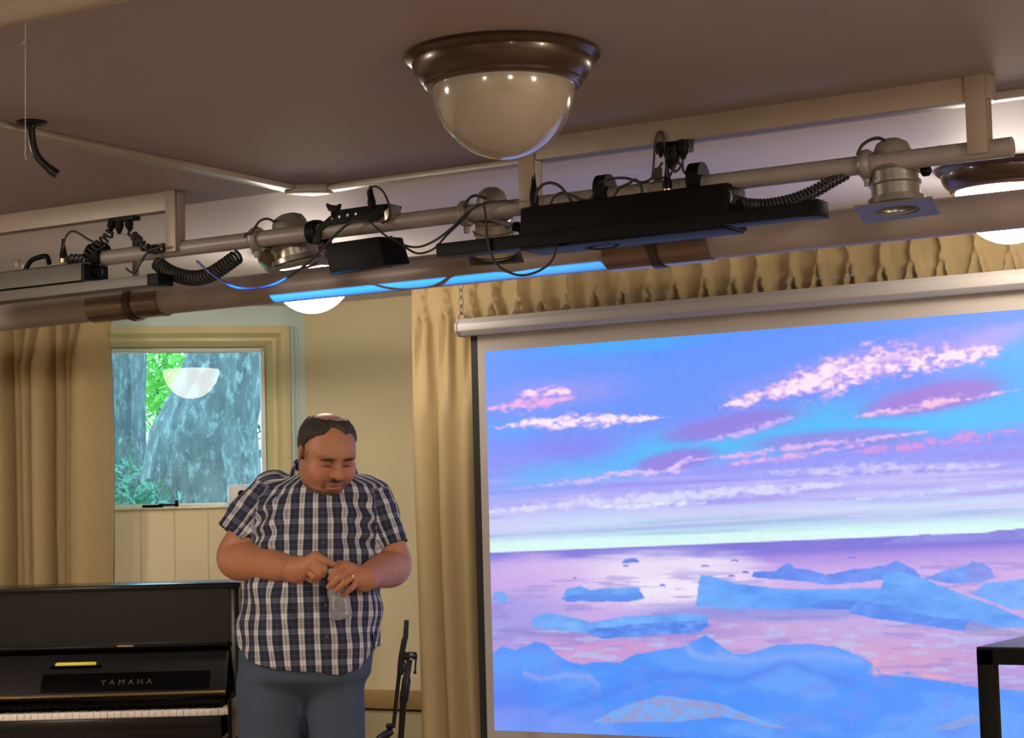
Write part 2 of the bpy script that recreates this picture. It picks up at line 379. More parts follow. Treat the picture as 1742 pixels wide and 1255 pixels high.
# ------------------------------------------------------------------ outdoors, behind the window
def away(px, py, D): return atD(px, py, D)
g0 = A + FN*2.0
lawn = MB(); lawn.box(A+FR@np.array([-4, 9.2, -.25]), (30, 18, .1), FR); struct('ground', lawn, 'lawn')
def trunk(label, D, rows, seed):
    b = away(rows[1][1], 880, D); rows = np.array(rows, float); t = thing('tree', label, 'tree', (b[0], b[1], -.2))
    zs = np.linspace(-.25, 5.2, 90); n = 120; G = np.zeros((90, n+1, 3))
    for i, z in enumerate(zs):
        th = np.linspace(0, 2*math.pi, n+1); th[-1] = 0
        cp_ = away(np.interp(z, rows[:, 0], rows[:, 1]), 880-(z-CH)*FL/D, D); r = np.interp(z, rows[:, 0], rows[:, 2])
        rid = noise2(np.abs(((th*18/(2*math.pi)+seed+z*.55) % 36)), np.full(n+1, z*1.1+seed*3.3))
        rid[-1] = rid[0]
        rr = r*(1+.16*(rid-.5)+.05*np.sin(3*th+seed))
        G[i, :, 0] = cp_[0]+rr*np.cos(th); G[i, :, 1] = cp_[1]+rr*np.sin(th); G[i, :, 2] = z
    MB().grid(G).build('trunk', 'bark', t)
    return t
big_trunk = trunk('broad furrowed tree trunk filling the right of the window view', 12.2, [(-.25, 352, .42), (1.5, 346, .40), (1.75, 346, .375), (2.02, 348, .335), (2.25, 371, .285), (2.5, 388, .235), (3.2, 420, .22), (5.2, 470, .20)], 3)
trunk('second dark tree trunk at the left of the window view', 13.3, [(-.25, 176, .50), (1.5, 160, .40), (2.0, 160, .355), (2.5, 163, .345), (5.2, 150, .30)], 11)
def leaves(name, pts, spread, n, size, m, seed, parent):
    rnd = random.Random(seed); mb = MB()
    for _ in range(n):
        a = pts[rnd.randrange(len(pts))]
        c = np.array([a[k]+rnd.gauss(0, spread) for k in range(3)])
        R = np.array(Matrix.Rotation(rnd.uniform(0, 6.28), 3, 'Z') @ Matrix.Rotation(rnd.uniform(-1.1, 1.1), 3, 'X') @ Matrix.Rotation(rnd.uniform(-.8, .8), 3, 'Y'))
        l = size*rnd.uniform(.6, 1.3); w = l*.32
        V = [c+R@np.array(q) for q in ((0, -l, 0), (w, -.2*l, .12*l), (0, l, -.1*l), (-w, -.2*l, .12*l), (0, -.2*l, -.02*l))]
        mb.add(V, [(0, 1, 4), (1, 2, 4), (2, 3, 4), (3, 0, 4)])
    return mb.build(name, m, parent, smooth=False, fix=False, weld=False)
yt = away(262, 880, 14.9); tre = thing('young_tree', 'sunlit green leaves of a young tree between the two trunks', 'tree', (yt[0], yt[1], -.2))
leaves('crown', [away(x, y, 14.5+.4*k) for k in range(3) for x, y in ((262, 612), (285, 605), (268, 640), (262, 672), (258, 700), (300, 612), (282, 650), (240, 630), (320, 600), (275, 690), (250, 660))], .085, 900, .055, 'leaf_bright', 5, tre)
MB().tube([(yt[0], yt[1], -.25), (yt[0]+.03, yt[1], 1.4), away(270, 640, 14.9)], [.03, .025, .012], 10).build('stem', 'bark', tre)
bp = away(215, 880, 11.3); bsh = thing('bush', 'leafy bush low in the window beside the curtain', 'bush', (bp[0], bp[1], -.2))
leaves('foliage', [away(x, y, 11.0+.3*k) for k in range(3) for x, y in ((180, 845), (205, 850), (235, 860), (185, 800), (215, 825), (245, 850), (265, 870), (195, 880), (240, 890))]+[away(x, y, 11.3) for x in (190, 215, 240) for y in range(920, 1500, 60)], .075, 1500, .040, 'leaf_dark', 6, bsh)
leaves('hanging_leaves', [away(x, y, 12.9+.3*k) for k in range(2) for x, y in ((425, 610), (440, 640), (420, 600), (436, 680), (430, 720), (440, 760), (425, 655))], .05, 260, .040, 'leaf_dark', 8, big_trunk)

# ------------------------------------------------------------------ curtains
def curtain(name, label, Xa, Xb, Y, z0, z1, pitch, amp, pinch, seed, kind_label=None):
    rnd = np.random.RandomState(seed); n = int((Xb-Xa)/.006)
    nz = 100; u = np.linspace(0, 1, n); zz = np.r_[np.linspace(z1, z1-.5, 50), np.linspace(z1-.5, z0, nz-50+1)[1:]]
    s = u*(Xb-Xa); ph = s/pitch
    jit = fbm2(ph*.9+seed, np.zeros(n)+seed, 2)-.5
    k = np.floor(ph); dirs = rnd.rand(4000)[(k.astype(int)) % 4000]
    G = np.zeros((len(zz), n, 3))
    for i, z in enumerate(zz):
        dz = z1-z
        p = ph+jit*(.5 if pinch else .8)*min(1, dz*1.2+.35)
        fr = p-np.floor(p)-.5
        if pinch:
            a = np.clip(abs(dz-.115)/.10, 0, 1)               # tight at the stitched pinch, open above and below
            w = .085+.10*a+.14*np.clip((dz-.2)/.5, 0, 1)
            rid = np.exp(-(fr/w)**2) + .55*(1-.6*np.clip((dz-.25)/.4, 0, 1))*a*0
            twin = np.exp(-((np.abs(fr)-.5*w*(.4+a))/(w*.32))**2)
            mixv = np.clip(1-(dz-.25)/.35, 0, 1)
            y = amp*(mixv*twin*.9+(1-mixv)*rid*1.25) + amp*.35*np.sin(p*2*math.pi*.37+seed)*np.clip(dz/.8, 0, 1)
        else:
            g = .5+.5*np.cos(fr*2*math.pi); q = np.clip(dz/.25, 0, 1)
            fine = .5+.5*np.cos(fr*4*math.pi+1)
            sharp = (.5+.5*np.cos(fr*2*math.pi))**.6
            y = amp*(q*sharp*1.05+(1-q)*(.35*g+.45*fine)) + amp*.25*np.sin(p*2*math.pi*.31+seed)*q
        y = y+.006*(fbm2(s*14+seed, np.full(n, z*2.2), 2)-.5)
        G[i, :, 0] = Xa+s+pitch*(.10 if pinch else .125)*np.sin(fr*2*math.pi)*np.clip(dz/.3+.4, 0, 1)+.010*np.sin(z*2.1+ph*.7)*np.clip(dz, 0, 1); G[i, :, 1] = Y-y; G[i, :, 2] = z
    t = MB().grid(G).build(name, 'curtain', None, angle=180, weld=False)
    md = t.modifiers.new('thickness', 'SOLIDIFY'); md.thickness = .004; md.offset = 1
    return tag(t, label, 'curtain')
YC = 6.36
xl = atY(176, 640, YC-.08)[0]; xr = atY(704, 640, YC)[0]
curtain('curtain', 'tan curtain left of the window, gathered in deep round folds behind the piano', -7.75, xl, YC, .03, ZC-.03, .086, .15, False, 4)
curtain('curtain', 'tan pinch-pleated curtain hanging behind the white projection screen', xr, .6, YC, .03, ZC-.012, .112, .050, True, 9)
tr = thing('curtain_track', 'straight ceiling track the two tan curtains hang from', 'curtain track', (-3.5, YC-.02, ZC))
MB().between((-7.75, YC-.035, ZC-.012), (.6, YC-.01, ZC)).build('rail', 'white_plastic', tr)

# ------------------------------------------------------------------ wide pipe across the room with its saddles
YD, ZD, RD = 5.0, 2.188, .0515
duct = thing('ceiling_pipe', 'wide taupe pipe running across the room under the ceiling', 'pipe', (-3, YD, ZD))
MB().tube([(X0+.001, YD, ZD), (X1-.001, YD, ZD)], RD, 40).build('pipe', 'duct', duct, angle=60)
def saddle(pa, pb, ps, label):
    xa, xb, xs = (atY(p, 525-.1*p, YD-.03)[0] for p in (pa, pb, ps))
    t = thing('pipe_saddle', label, 'pipe saddle', (xs, YD, ZD))
    n = 26; G = []
    for r in (RD+.001, RD+.006):
        for x in (xa, xb): G.append([(x, YD+r*math.cos(a), ZD+r*math.sin(a)) for a in np.linspace(math.radians(-205), math.radians(25), n)])
    mb = MB(); V = [p for g in G for p in g]
    F = [(n+i, n+i+1, i+1, i) for i in range(n-1)]+[(2*n+i, 2*n+i+1, 3*n+i+1, 3*n+i) for i in range(n-1)]
    F += [(i, i+1, 2*n+i+1, 2*n+i) for i in range(n-1)]+[(3*n+i, 3*n+i+1, n+i+1, n+i) for i in range(n-1)]
    F += [(0, 2*n, 3*n, n), (n-1, 2*n-1, 4*n-1, 3*n-1)]
    mb.add(V, F).build('sleeve', 'saddle', t)
    mb = MB(); hw = .0135
    ring = [(RD+.008)*np.array([0, math.cos(a), math.sin(a)]) for a in np.linspace(0, 2*math.pi, 41)]
    G = np.array([[np.array([xs+w, YD, ZD])+p*sc for p in ring] for w, sc in ((-hw, 1), (-hw, 1.08), (hw, 1.08), (hw, 1), (-hw, 1))])
    mb.grid(G).build('clamp_ring', 'strap', t)
    MB().between((xs-hw, YD-.004, ZD+RD+.006), (xs+hw, YD+.004, ZC)).build('hanger_strap', 'strap', t, bevel=.001)
    return t
saddle(152, 272, 222, 'brown metal saddle around the wide pipe above the left curtain')
saddle(1030, 1206, 1115, 'brown metal saddle around the wide pipe above the projection screen')
# pipe nearer the camera, only its edge shows in the top left corner
t = thing('ceiling_pipe', 'cream pipe along the ceiling in the top left corner of the view', 'pipe', (-2.3, 2.3, ZC-.06))
pz = atZ(0, 37, ZC-.06); MB().tube([(X0+.001, pz[1], ZC-.035), (X1-.001, pz[1], ZC-.035)], .035, 32).build('pipe', 'mould', t, angle=60)

# ================================================================== lighting bar: rails, posts and pipe
YB = 4.42; ZB = 2.246; RB = .0235
def q(px, py, Y=YB-.03): return atY(px, py, Y)
def onbar(px): return np.array([atY(px, 445-.1316*(px-170), YB)[0], YB, ZB])
bar = thing('lighting_bar', 'beige ceiling-mounted pipe bar on posts that carries the stage lights', 'lighting bar', (-2.6, YB, ZC))
xr1 = atY(297, 350, 4.385)[0]
for a, b in ((X0+.001, xr1), (atY(882, 265, 4.385)[0], atY(1684, 150, 4.385)[0])):
    MB().between((a, 4.39, ZC-.058), (b, 4.435, ZC)).build('ceiling_rail', 'rail', bar, bevel=.002)
for a, b in ((280, 297), (881, 908), (1647, 1682)):
    xa, xb = atY(a, 300, 4.385)[0], atY(b, 300, 4.385)[0]
    MB().between((xa, 4.385, ZB-.012), (xb, 4.392, ZC)).between((xa, 4.392, ZB), (xa+.005, 4.43, ZC)).between((xb-.005, 4.392, ZB), (xb, 4.43, ZC)).between((xa, 4.392, ZC-.06), (xb, 4.43, ZC)).build('post', 'rail', bar, bevel=.001)
MB().tube([(onbar(162)[0], YB, ZB), (onbar(1722)[0], YB, ZB)], RB, 28).build('pipe', 'pipe', bar, angle=60)
for p in (1600, 935, 560, 385, 1265): # worn collars and scuffs on the pipe
    x = onbar(p)[0]; MB().lathe([(RB+.0006, -.004), (RB+.0010, 0), (RB+.0006, .004)], (x, YB, ZB), (1, 0, 0), 28).build('paint_ridge', 'pipe', bar, angle=60)

def hook_clamp(px, t, m='black', w=.034, up=.030):
    x = onbar(px)[0]; o = np.array([x, YB, ZB]); P = [(RB+.003, -100), (RB+.003, 60), (RB+.003, 200), (RB+.014, 200), (RB+up, 120), (RB+up, 60), (RB+.016, -10), (RB+.012, -100)]
    ang = np.radians(np.linspace(-40, 215, 26))
    inner = [o+(RB+.001)*np.array([0, -math.cos(a), math.sin(a)]) for a in ang]
    outer = [o+(RB+.010+(up-.010)*math.sin(max(0, min(math.pi, (a+.4)*.85)))**2)*np.array([0, -math.cos(a), math.sin(a)]) for a in ang]
    G = [np.array([p+np.array([d, 0, 0]) for p in L]) for L, d in ((inner, -w/2), (outer, -w/2), (outer, w/2), (inner, w/2), (inner, -w/2))]
    mb = MB(); mb.grid(np.array(G)); n = len(ang)
    for e in (0, n-1): mb.add([G[k][e] for k in range(4)], [(0, 1, 2, 3)])
    mb.lathe([(0, 0), (.006, 0), (.006, .03), (.011, .03), (.011, .042), (0, .042)], o+np.array([0, -.004, -RB-.03]), (0, -.2, -1), 12)
    return mb.build('hook_clamp', m, t, angle=50)
def plug_con(p, t, d=(0, 0, 1), m='black', m2='brass', h=.05):
    s = MB().lathe([(0, .012), (.010, .012), (.012, .02), (.012, h*.5), (.007, h), (.0045, h*1.5), (0, h*1.5)], p, d, 16).build('plug', m, t)
    MB().lathe([(.0, 0), (.011, 0), (.011, .013), (0, .013)], p, d, 16).build('plug_collar', m2, s)
    return s

def batten(label, body, flapx, m, zt, zb, fz, yf, plug, right_end, eye=None, handle=None):
    t = thing('stage_batten_light', label, 'stage light', (onbar((body[0]+body[1])/2)[0], YB, ZB))
    xa, xb = (atY(p, 380, YB-.07)[0] for p in body); fa, fb = (atY(p, 400, YB-.08)[0] for p in flapx)
    y0, y1 = YB-.075, YB+.045
    MB().prism([(xa, y0, zb), (xa, y0+.012, zt-.006), (xa, y0+.030, zt), (xa, y1, zt), (xa, y1, zb)], (xb-xa, 0, 0)).build('housing', m, t, bevel=.003)
    MB().between((fa, y0-.014, fz[0]), (fb, y0+.052, fz[1])).build('barn_door', m, t, bevel=.003)
    for x, s in ((xa, -1), (xb, 1)):
        MB().lathe([(0, 0), (.020, 0), (.022, .006), (.020, .022), (.012, .026), (0, .026)], (x, y0+.055, (zt+zb)/2), (s, 0, 0), 20).build('yoke_knob', 'black', t)
    MB().between((xb-.002, y0+.004, zb+.004), (xb+.012, y1-.01, zt-.01)).build('end_plate', 'black' , t, bevel=.003)
    if eye is not None:
        MB().tube(spline([eye+.014*np.array([math.cos(a), 0, 1.25*math.sin(a)]) for a in np.linspace(0, 2*math.pi, 12)[:-1]], 4, True), .0028, 8, closed=True).build('safety_eye', 'silver', t)
    if plug is not None: plug_con(plug, t)
    if handle is not None:
        a, b = handle
        mid = (a+b)/2+np.array([0, 0, .022]); P = spline([a, a*.8+b*.2+np.array([0, 0, .022]), mid+np.array([0, 0, .006]), a*.12+b*.88+np.array([0, 0, .026]), b], 8)
        MB().tube(P, .008, 10).build('carry_handle', 'black', t)
    return t
zt = q(1060, 334)[2]; zbm = q(1060, 412)[2]
f0 = (q(745, 437, YB-.08)[2], q(745, 415, YB-.08)[2])
bt = batten('long black batten stage light with wide barn door flap under the bar', (884, 1233), (744, 1388), 'black', zt, zbm, f0, 0, q(1136, 330, YB-.03), 1, eye=q(1236, 335, YB-.06))
for p in (1030, 1188): hook_clamp(p, bt, up=.034)
MB().between((atY(1365, 350, YB-.08)[0], YB-.090, f0[0]-.002), (atY(1394, 350, YB-.08)[0], YB-.02, f0[1]+.004)).build('flap_bracket', 'black', bt, bevel=.002)
plug_con(q(909, 352, YB-.03), bt, m2='black', h=.06)
zt2 = q(100, 452)[2]; zb2 = q(100, 485)[2]
f2 = (q(150, 497, YB-.08)[2], q(150, 479, YB-.08)[2])
bt2 = batten('grey batten stage light running off the left edge of the photo', (-200, 138), (-220, 272), 'grey_batten', zt2, zb2, f2, 0, q(108, 447, YB-.03), 1, eye=q(33, 452, YB), handle=(q(44, 458, YB), q(84, 449, YB)))
MB().between((atY(254, 470, YB-.08)[0], YB-.091, f2[0]-.001), (atY(273, 470, YB-.08)[0], YB-.022, f2[1]+.001)).build('flap_end', 'black', bt2, bevel=.002)
hook_clamp(168, bt2, up=.026, w=.05)

def par(label, rear, front, R, Yr, Yf, clamp_px, plate=None, m='pargrey', m2='silver', spin=.4, cable=None, knob=None):
    a = atY(rear[0], rear[1], Yr); b = atY(front[0], front[1], Yf); ax = b-a; L = np.linalg.norm(ax); ax /= L
    t = thing('par_lamp', label, 'stage light', onbar(clamp_px))
    prof = [(0, 0), (.35*R, .01*L), (.62*R, .07*L), (.74*R, .18*L), (.78*R, .34*L), (.80*R, .42*L)]
    MB().lathe(prof+[(0, .42*L)], a, ax, 36).build('lamp_cap', m, t, angle=50)
    br = [(.80*R, .42*L), (.98*R, .44*L), (1.0*R, .48*L), (.93*R, .50*L), (.93*R, .63*L), (1.02*R, .64*L), (1.02*R, .68*L), (.94*R, .70*L), (.94*R, .86*L), (1.1*R, .88*L), (1.12*R, .97*L), (1.05*R, L), (.90*R, L), (.86*R, .80*L), (.5*R, .60*L), (0, .58*L)]
    MB().lathe(br, a, ax, 40).build('barrel', m2, t, angle=35)
    F = frame_of(ax, FN); s = F[:, 1]; w = F[:, 2]
    c = onbar(clamp_px); piv = a+ax*L*.55
    # yoke: a flat strap from the clamp round both sides of the barrel
    sd = np.array([1., 0, 0]); sd -= ax*(sd@ax); sd /= np.linalg.norm(sd)
    for k in (-1, 1):
        e = piv+sd*k*R*1.12; top = np.array([e[0]*.75+c[0]*.25, c[1], c[2]-.012])
        P = spline([e-ax*.0, e*.5+top*.5+sd*k*.004, top], 8)
        MB().tube(P, .0065, 8).build('yoke_arm', m, t)
    MB().lathe([(0, 0), (.012, 0), (.014, .004), (.014, .016), (.008, .022), (0, .022)], piv+sd*R*1.12, sd, 14).build('tilt_knob', 'black', t)
    mb = MB(); mb.lathe([(RB+.001, -.014), (RB+.008, -.014), (RB+.013, -.006), (RB+.013, .006), (RB+.008, .014), (RB+.001, .014)], c, (1, 0, 0), 28)
    mb.lathe([(0, 0), (.008, 0), (.008, .035), (0, .035)], c+np.array([0, 0, -RB-.03]), (0, 0, 1), 12).build('pipe_clamp', m, t, angle=45)
    if plate:
        u1 = math.cos(spin)*s+math.sin(spin)*w; u2 = -math.sin(spin)*s+math.cos(spin)*w; h = plate/2; o = b+ax*.006; mb = MB(); r = R*.86
        n = 40; ring = [o+r*(math.cos(2*math.pi*k/n)*u1+math.sin(2*math.pi*k/n)*u2) for k in range(n)]
        sq = []
        for k in range(n):
            x, y = math.cos(2*math.pi*k/n), math.sin(2*math.pi*k/n); g = h/max(abs(x), abs(y)); sq.append(o+g*(x*u1+y*u2))
        for j in range(8):   # square the corners
            pass
        th = ax*.004
        V = ring+sq+[p+th for p in ring]+[p+th for p in sq]
        F_ = []
        for k in range(n):
            l = (k+1) % n
            F_ += [(k, l, n+l, n+k), (2*n+k, 3*n+k, 3*n+l, 2*n+l), (n+k, n+l, 3*n+l, 3*n+k), (k, 2*n+k, 2*n+l, l)]
        mb.add(V, F_).build('filter_frame', 'filter', t, angle=30)
    return t
par('silver par lamp with square filter frame near the right end of the bar', (1516, 237), (1526, 352), .062, YB+.04, YB+.03, 1474, plate=.185, spin=.55)
par('greige par lamp clamped between the coiled cable and the black floodlight', (488, 364), (508, 448), .070, YB+.10, YB+.12, 437, plate=.17, spin=.3)
par('small greige par lamp on the bar left of the middle post', (835, 320), (842, 432), .058, YB+.10, YB+.17, 793, plate=.15, spin=.2)

fl = thing('floodlight', 'black square floodlight hanging under the bar from a drilled bracket', 'stage light', onbar(600))
fa = q(552, 435, YB-.06); fb = q(655, 435, YB-.06); zf0 = q(604, 461, YB-.06)[2]; zf1 = q(604, 409, YB-.06)[2]
mb = MB(); w_ = fb[0]-fa[0]
fr_ = [np.array([x, YB-.06, z]) for x, z in ((fa[0], zf1), (fb[0]-.022, zf1+.004), (fb[0], zf0+.006), (fa[0]+.018, zf0-.004))]
bk_ = [np.array([x, YB+.045, z]) for x, z in ((fa[0]+.02, zf1+.01), (fb[0]-.01, zf1+.012), (fb[0]+.014, zf0+.020), (fa[0]+.03, zf0+.01))]
mb.add(fr_+bk_, [(0, 1, 2, 3), (7, 6, 5, 4), (0, 4, 5, 1), (1, 5, 6, 2), (2, 6, 7, 3), (3, 7, 4, 0)]).build('housing', 'black', fl, bevel=.006)
mb = MB(); hx = fb[0]+.004
mb.prism([q(668, 402, YB+.03), q(684, 424, YB+.03), q(682, 436, YB+.03), q(661, 457, YB+.03), q(652, 420, YB+.03)], (0, .012, 0)).build('side_flap', 'grey_batten', fl, bevel=.002)
mb = MB(); br = [q(531, 414), q(533, 395), q(545, 381), (q(560, 368)), q(574, 357), q(640, 348), q(662, 346), q(664, 350), q(640, 375), q(600, 378), q(577, 381), q(556, 384), q(546, 392), q(544, 412)]
mb.prism(br, (0, .006, 0)).prism([p+np.array([0, .052, 0]) for p in br], (0, .005, 0)).build('yoke_bracket', 'grey_batten' if 0 else 'black', fl, bevel=.001)
for px_, py_ in ((566, 371), (578, 369), (592, 366), (606, 364)):
    MB().lathe([(0, 0), (.004, 0), (.004, .003), (0, .003)], q(px_, py_, YB-.031), (0, -1, 0), 10).build('bolt', 'silver', fl)
mb = MB(); kp = q(566, 352); mb.prism([q(554, 345), q(560, 348), q(572, 349), q(577, 346), q(574, 357), q(569, 361), q(559, 359), q(555, 352)], (0, .014, 0)).tube([q(566, 360), q(567, 372)], .006, 10).build('wing_knob', 'black', fl, bevel=.002)
mb = MB(); mb.lathe([(RB+.001, -.017), (RB+.010, -.017), (RB+.012, .0), (RB+.010, .017), (RB+.001, .017)], onbar(537), (1, 0, 0), 28).build('pipe_clamp', 'black', fl, angle=45)
plug_con(q(633, 357), fl, d=(-.05, 0, 1), m2='black', h=.045)
MB().prism([q(652, 349), q(663, 346), q(668, 372), q(655, 378)], (0, .05, 0)).build('bracket_end', 'silver', fl, bevel=.001)

# ------------------------------------------------------------------ cables
def cable(name, label, pts, r=.0032, m='black_soft', coilR=None, turns=0, cat='cable', Ys=None):
    P = [q(p[0], p[1], p[2] if len(p) > 2 else YB-.035) for p in pts]
    P = coil(P, coilR, turns) if coilR else spline(P, 10)
    o = MB().tube(P, r, 8).build(name, m, None, angle=180)
    return tag(o, label, cat)
b0 = YB-.06; bf = YB-.095
cable('power_cable', 'thin black cable arching over the black floodlight from its plug', [(632, 352), (626, 330), (629, 321), (638, 317), (650, 324), (659, 340), (663, 357), (661, 372), (650, 380)])
cable('power_cable', 'black cable looping from the floodlight to the middle post in a double sag', [(628, 376, b0), (655, 400, b0), (685, 416, YB), (712, 420, YB), (740, 409, YB), (768, 388, b0), (795, 362, b0), (822, 346, b0), (850, 342, b0), (874, 343, b0)])
cable('power_cable', 'second black cable sagging beside the first, right of the floodlight', [(664, 402, b0), (690, 421, YB), (712, 431, YB), (738, 423, YB), (760, 400, YB), (785, 376, b0), (800, 360, b0)])
cable('power_cable', 'long black cable hanging diagonally across the greige par lamp', [(628, 376, b0), (598, 378, b0), (572, 398, b0), (548, 424, b0), (520, 450, b0), (498, 466, b0), (488, 472, b0)], r=.0042)
cable('blue_lit_cable', 'black cable painted blue-lit, drooping below the par lamp towards the coiled cable', [(490, 471, b0), (470, 482, b0), (440, 490, b0), (410, 490, b0), (385, 482, b0), (360, 466, b0), (335, 444, b0)], r=.0034, m='blue_lit_rubber')
cable('power_cable', 'large black cable loop hanging below the long black barn door', [(823, 346, bf), (826, 368, bf), (828, 395, bf), (833, 425, bf), (846, 450, bf), (868, 464, bf), (891, 468, bf), (918, 460, bf), (938, 444, bf), (947, 420, bf), (946, 395, YB)])
cable('power_cable', 'shallow black cable loop under the long black batten, left of the saddle', [(965, 390, YB), (973, 408, YB), (995, 420, YB), (1020, 424, YB), (1045, 420, YB), (1064, 405, YB), (1070, 388, YB)])
cable('power_cable', 'black cable rising in an arch at the left end of the long black batten', [(910, 345), (914, 325), (924, 314), (937, 311), (951, 316), (963, 329), (975, 347)], r=.004)
cable('power_cable', 'black cable laid in low humps along the top of the long black batten', [(935, 352), (942, 336), (955, 328), (972, 332), (990, 340), (1005, 338), (1020, 312), (1040, 304), (1065, 303), (1090, 310), (1106, 305), (1118, 290), (1127, 276)], r=.0036)
cable('power_cable', 'black cable tied over the bar above the black batten middle', [(1040, 343), (1052, 322), (1070, 312), (1082, 306), (1092, 322), (1088, 340)], r=.0036)
cable('power_cable', 'tall narrow cable arch standing above the black batten at the plug box', [(1109, 306), (1112, 280), (1114, 250), (1118, 230), (1124, 224), (1129, 234), (1132, 265), (1135, 300), (1136, 318)], r=.0032)
cable('coiled_cable', 'black coiled cable sagging from the right end of the black batten to the bar', [(1234, 338, b0), (1262, 346, YB), (1300, 349, YB), (1345, 341, YB), (1382, 327, YB), (1412, 310, YB), (1440, 294, YB)], r=.0042, coilR=.013, turns=34)
cable('coiled_cable', 'fat black coiled cable sagging under the bar left of the par lamp', [(268, 447, YB), (282, 459, YB), (305, 469, YB), (332, 473, YB), (358, 467, YB), (382, 452, YB), (404, 436, YB)], r=.0050, coilR=.019, turns=27)
cable('coiled_cable', 'black coiled cable from the rail plugs down to the grey batten', [(189, 392, 4.40), (183, 402, 4.40), (172, 412), (160, 422), (150, 431), (143, 440), (122, 440), (112, 444)], r=.0042, coilR=.012, turns=12)
cable('coiled_cable', 'short black coiled cable from the rail plugs to the left post', [(222, 392, 4.40), (229, 402, 4.40), (237, 410), (247, 420), (262, 425), (277, 421)], r=.0042, coilR=.011, turns=8)
cable('power_cable', 'thin black cable arch at the end of the grey batten', [(108, 438), (108, 418), (113, 401), (123, 393), (136, 398), (150, 407), (165, 414)], r=.0034)
cable('power_cable', 'loose black cable tail draped over the bar beside the left post', [(277, 420, b0), (262, 423, b0), (250, 430, b0), (240, 446, b0), (232, 460, b0), (227, 464, b0), (220, 461, b0), (214, 456, b0)], r=.0034)
cable('power_cable', 'short cable curling from the bar into the greige par lamp cap', [(416, 404), (419, 397), (427, 397), (433, 388), (442, 376), (455, 372), (466, 377, YB+.08)], r=.0036)
cable('power_cable', 'short black cable curling over the bar into the small par lamp', [(790, 352), (796, 340), (806, 333), (818, 334, YB+.04), (826, 338, YB+.08)], r=.0042)
cable('power_cable', 'short brown-black cable curling over the bar into the right par lamp', [(1458, 264), (1466, 248), (1480, 238), (1495, 235), (1508, 241, YB+.02), (1516, 247, YB+.04)], r=.0042)

def plugs(label, pts, base):
    t = thing('plug_socket', label, 'socket', (base[0][0], YB, base[0][2]))
    MB().between(base[0], base[1]).build('socket_box', 'black', t, bevel=.003)
    for a, b, r in pts:
        a = q(*a); b = q(*b); P = np.linspace(a, b, 6)
        MB().tube(P, [r, r, r*1.12, r*.95, r*.6, r*.35], 14).build('plug', 'black', t)
    return t
pb = [q(186, 377, YB-.02), q(228, 374, YB-.02)]
plugs('black plugs hanging from the left rail above the grey batten', [((190, 376), (189, 394), .012), ((203, 376), (203, 398), .013), ((219, 374), (221, 394), .012)], [np.array([pb[0][0], 4.395, ZC-.070]), np.array([pb[1][0], 4.43, ZC-.055])])
pb = [q(1116, 240, YB-.02), q(1172, 236, YB-.02)]
plugs('black plug box with two dangling plugs under the right rail', [((1144, 250), (1144, 288), .020), ((1164, 238), (1162, 272), .014), ((1124, 242), (1124, 268), .009)], [np.array([pb[0][0], 4.395, ZC-.085]), np.array([pb[1][0], 4.43, ZC-.055])])
cable('power_cable', 'black lead dropping from the right plug to the hook clamp', [(1162, 270), (1161, 280), (1163, 291), (1170, 298)], r=.0034)
cable('power_cable', 'knotted black lead between the plug box and the batten plug', [(1144, 284), (1148, 292), (1156, 286), (1157, 279), (1150, 278), (1143, 292), (1138, 300), (1124, 303), (1113, 304)], r=.0032)

# ------------------------------------------------------------------ gooseneck and thread under the ceiling
t = thing('ceiling_gooseneck', 'short black gooseneck tube hanging from a round ceiling flange at the left', 'bracket', atZ(54, 208, ZC))
p0 = atZ(54, 207, ZC)
MB().lathe([(0, 0), (.037, 0), (.038, -.003), (.034, -.007), (.014, -.010), (0, -.010)], p0, (0, 0, 1), 36).build('flange', 'black_gloss', t)
D0 = (p0-CAM)@FW
MB().tube(spline([atD(53, 210, D0), atD(53, 222, D0), atD(55, 242, D0), atD(62, 264, D0), atD(77, 281, D0), atD(93, 294, D0)], 10), [.0125]*8+[.010]*43, 16).build('tube', 'black_gloss', t)
MB().tube([atD(84, 287.5, D0), atD(98, 297.5, D0)], .0118, 16).build('end_ferrule', 'black_gloss', t)
dth = (atZ(40, 30, ZC)-CAM)@FW
tag(MB().tube(spline([atD(45, 26, dth), atD(43, 50, dth), atD(43, 66, dth), atD(36, 76, dth)], 6), .0006, 6).build('thread', 'thread', None), 'wispy pale thread end hanging from the ceiling in the top left', 'thread')
tag(MB().tube(spline([atD(43, 40, dth), atD(43, 150, dth), atD(43, 250, dth), atD(42, 262, dth), atD(45, 272, dth)], 6), .0004, 6).build('thread', 'thread', None), 'long fine thread hanging straight down past the black gooseneck', 'thread')

# ================================================================== projection screen
YS = 6.12
sx0, sz1_ = atY(825, 598, YS)[0], atY(825, 598, YS)[2]; sz0_ = atY(843, 1242, YS)[2]
sw_ = (sz1_-sz0_)*16/9
scr = thing('projection_screen', 'white pull-down projection screen showing blue icebergs under a violet sky', 'projection screen', (sx0+sw_/2, YS, sz0_-.2))
cx0 = atY(777, 556, YS-.04)[0]; c0 = atY(800, 569, YS-.05)[2]; c1 = atY(800, 541, YS-.05)[2]
zc_ = (c0+c1)/2; hc = (c1-c0)/2*1.06
oc = [(YS-.055, -.45), (YS-.055, .35), (YS-.035, 1), (YS+.02, 1), (YS+.045, .6), (YS+.045, -.6), (YS+.02, -1), (YS-.035, -1)]
xe = sx0+sw_+.16
MB().prism([(cx0+.008, y, zc_+hc*z) for y, z in oc], (xe-cx0-.016, 0, 0)).build('case', 'screen_case', scr, bevel=.003)
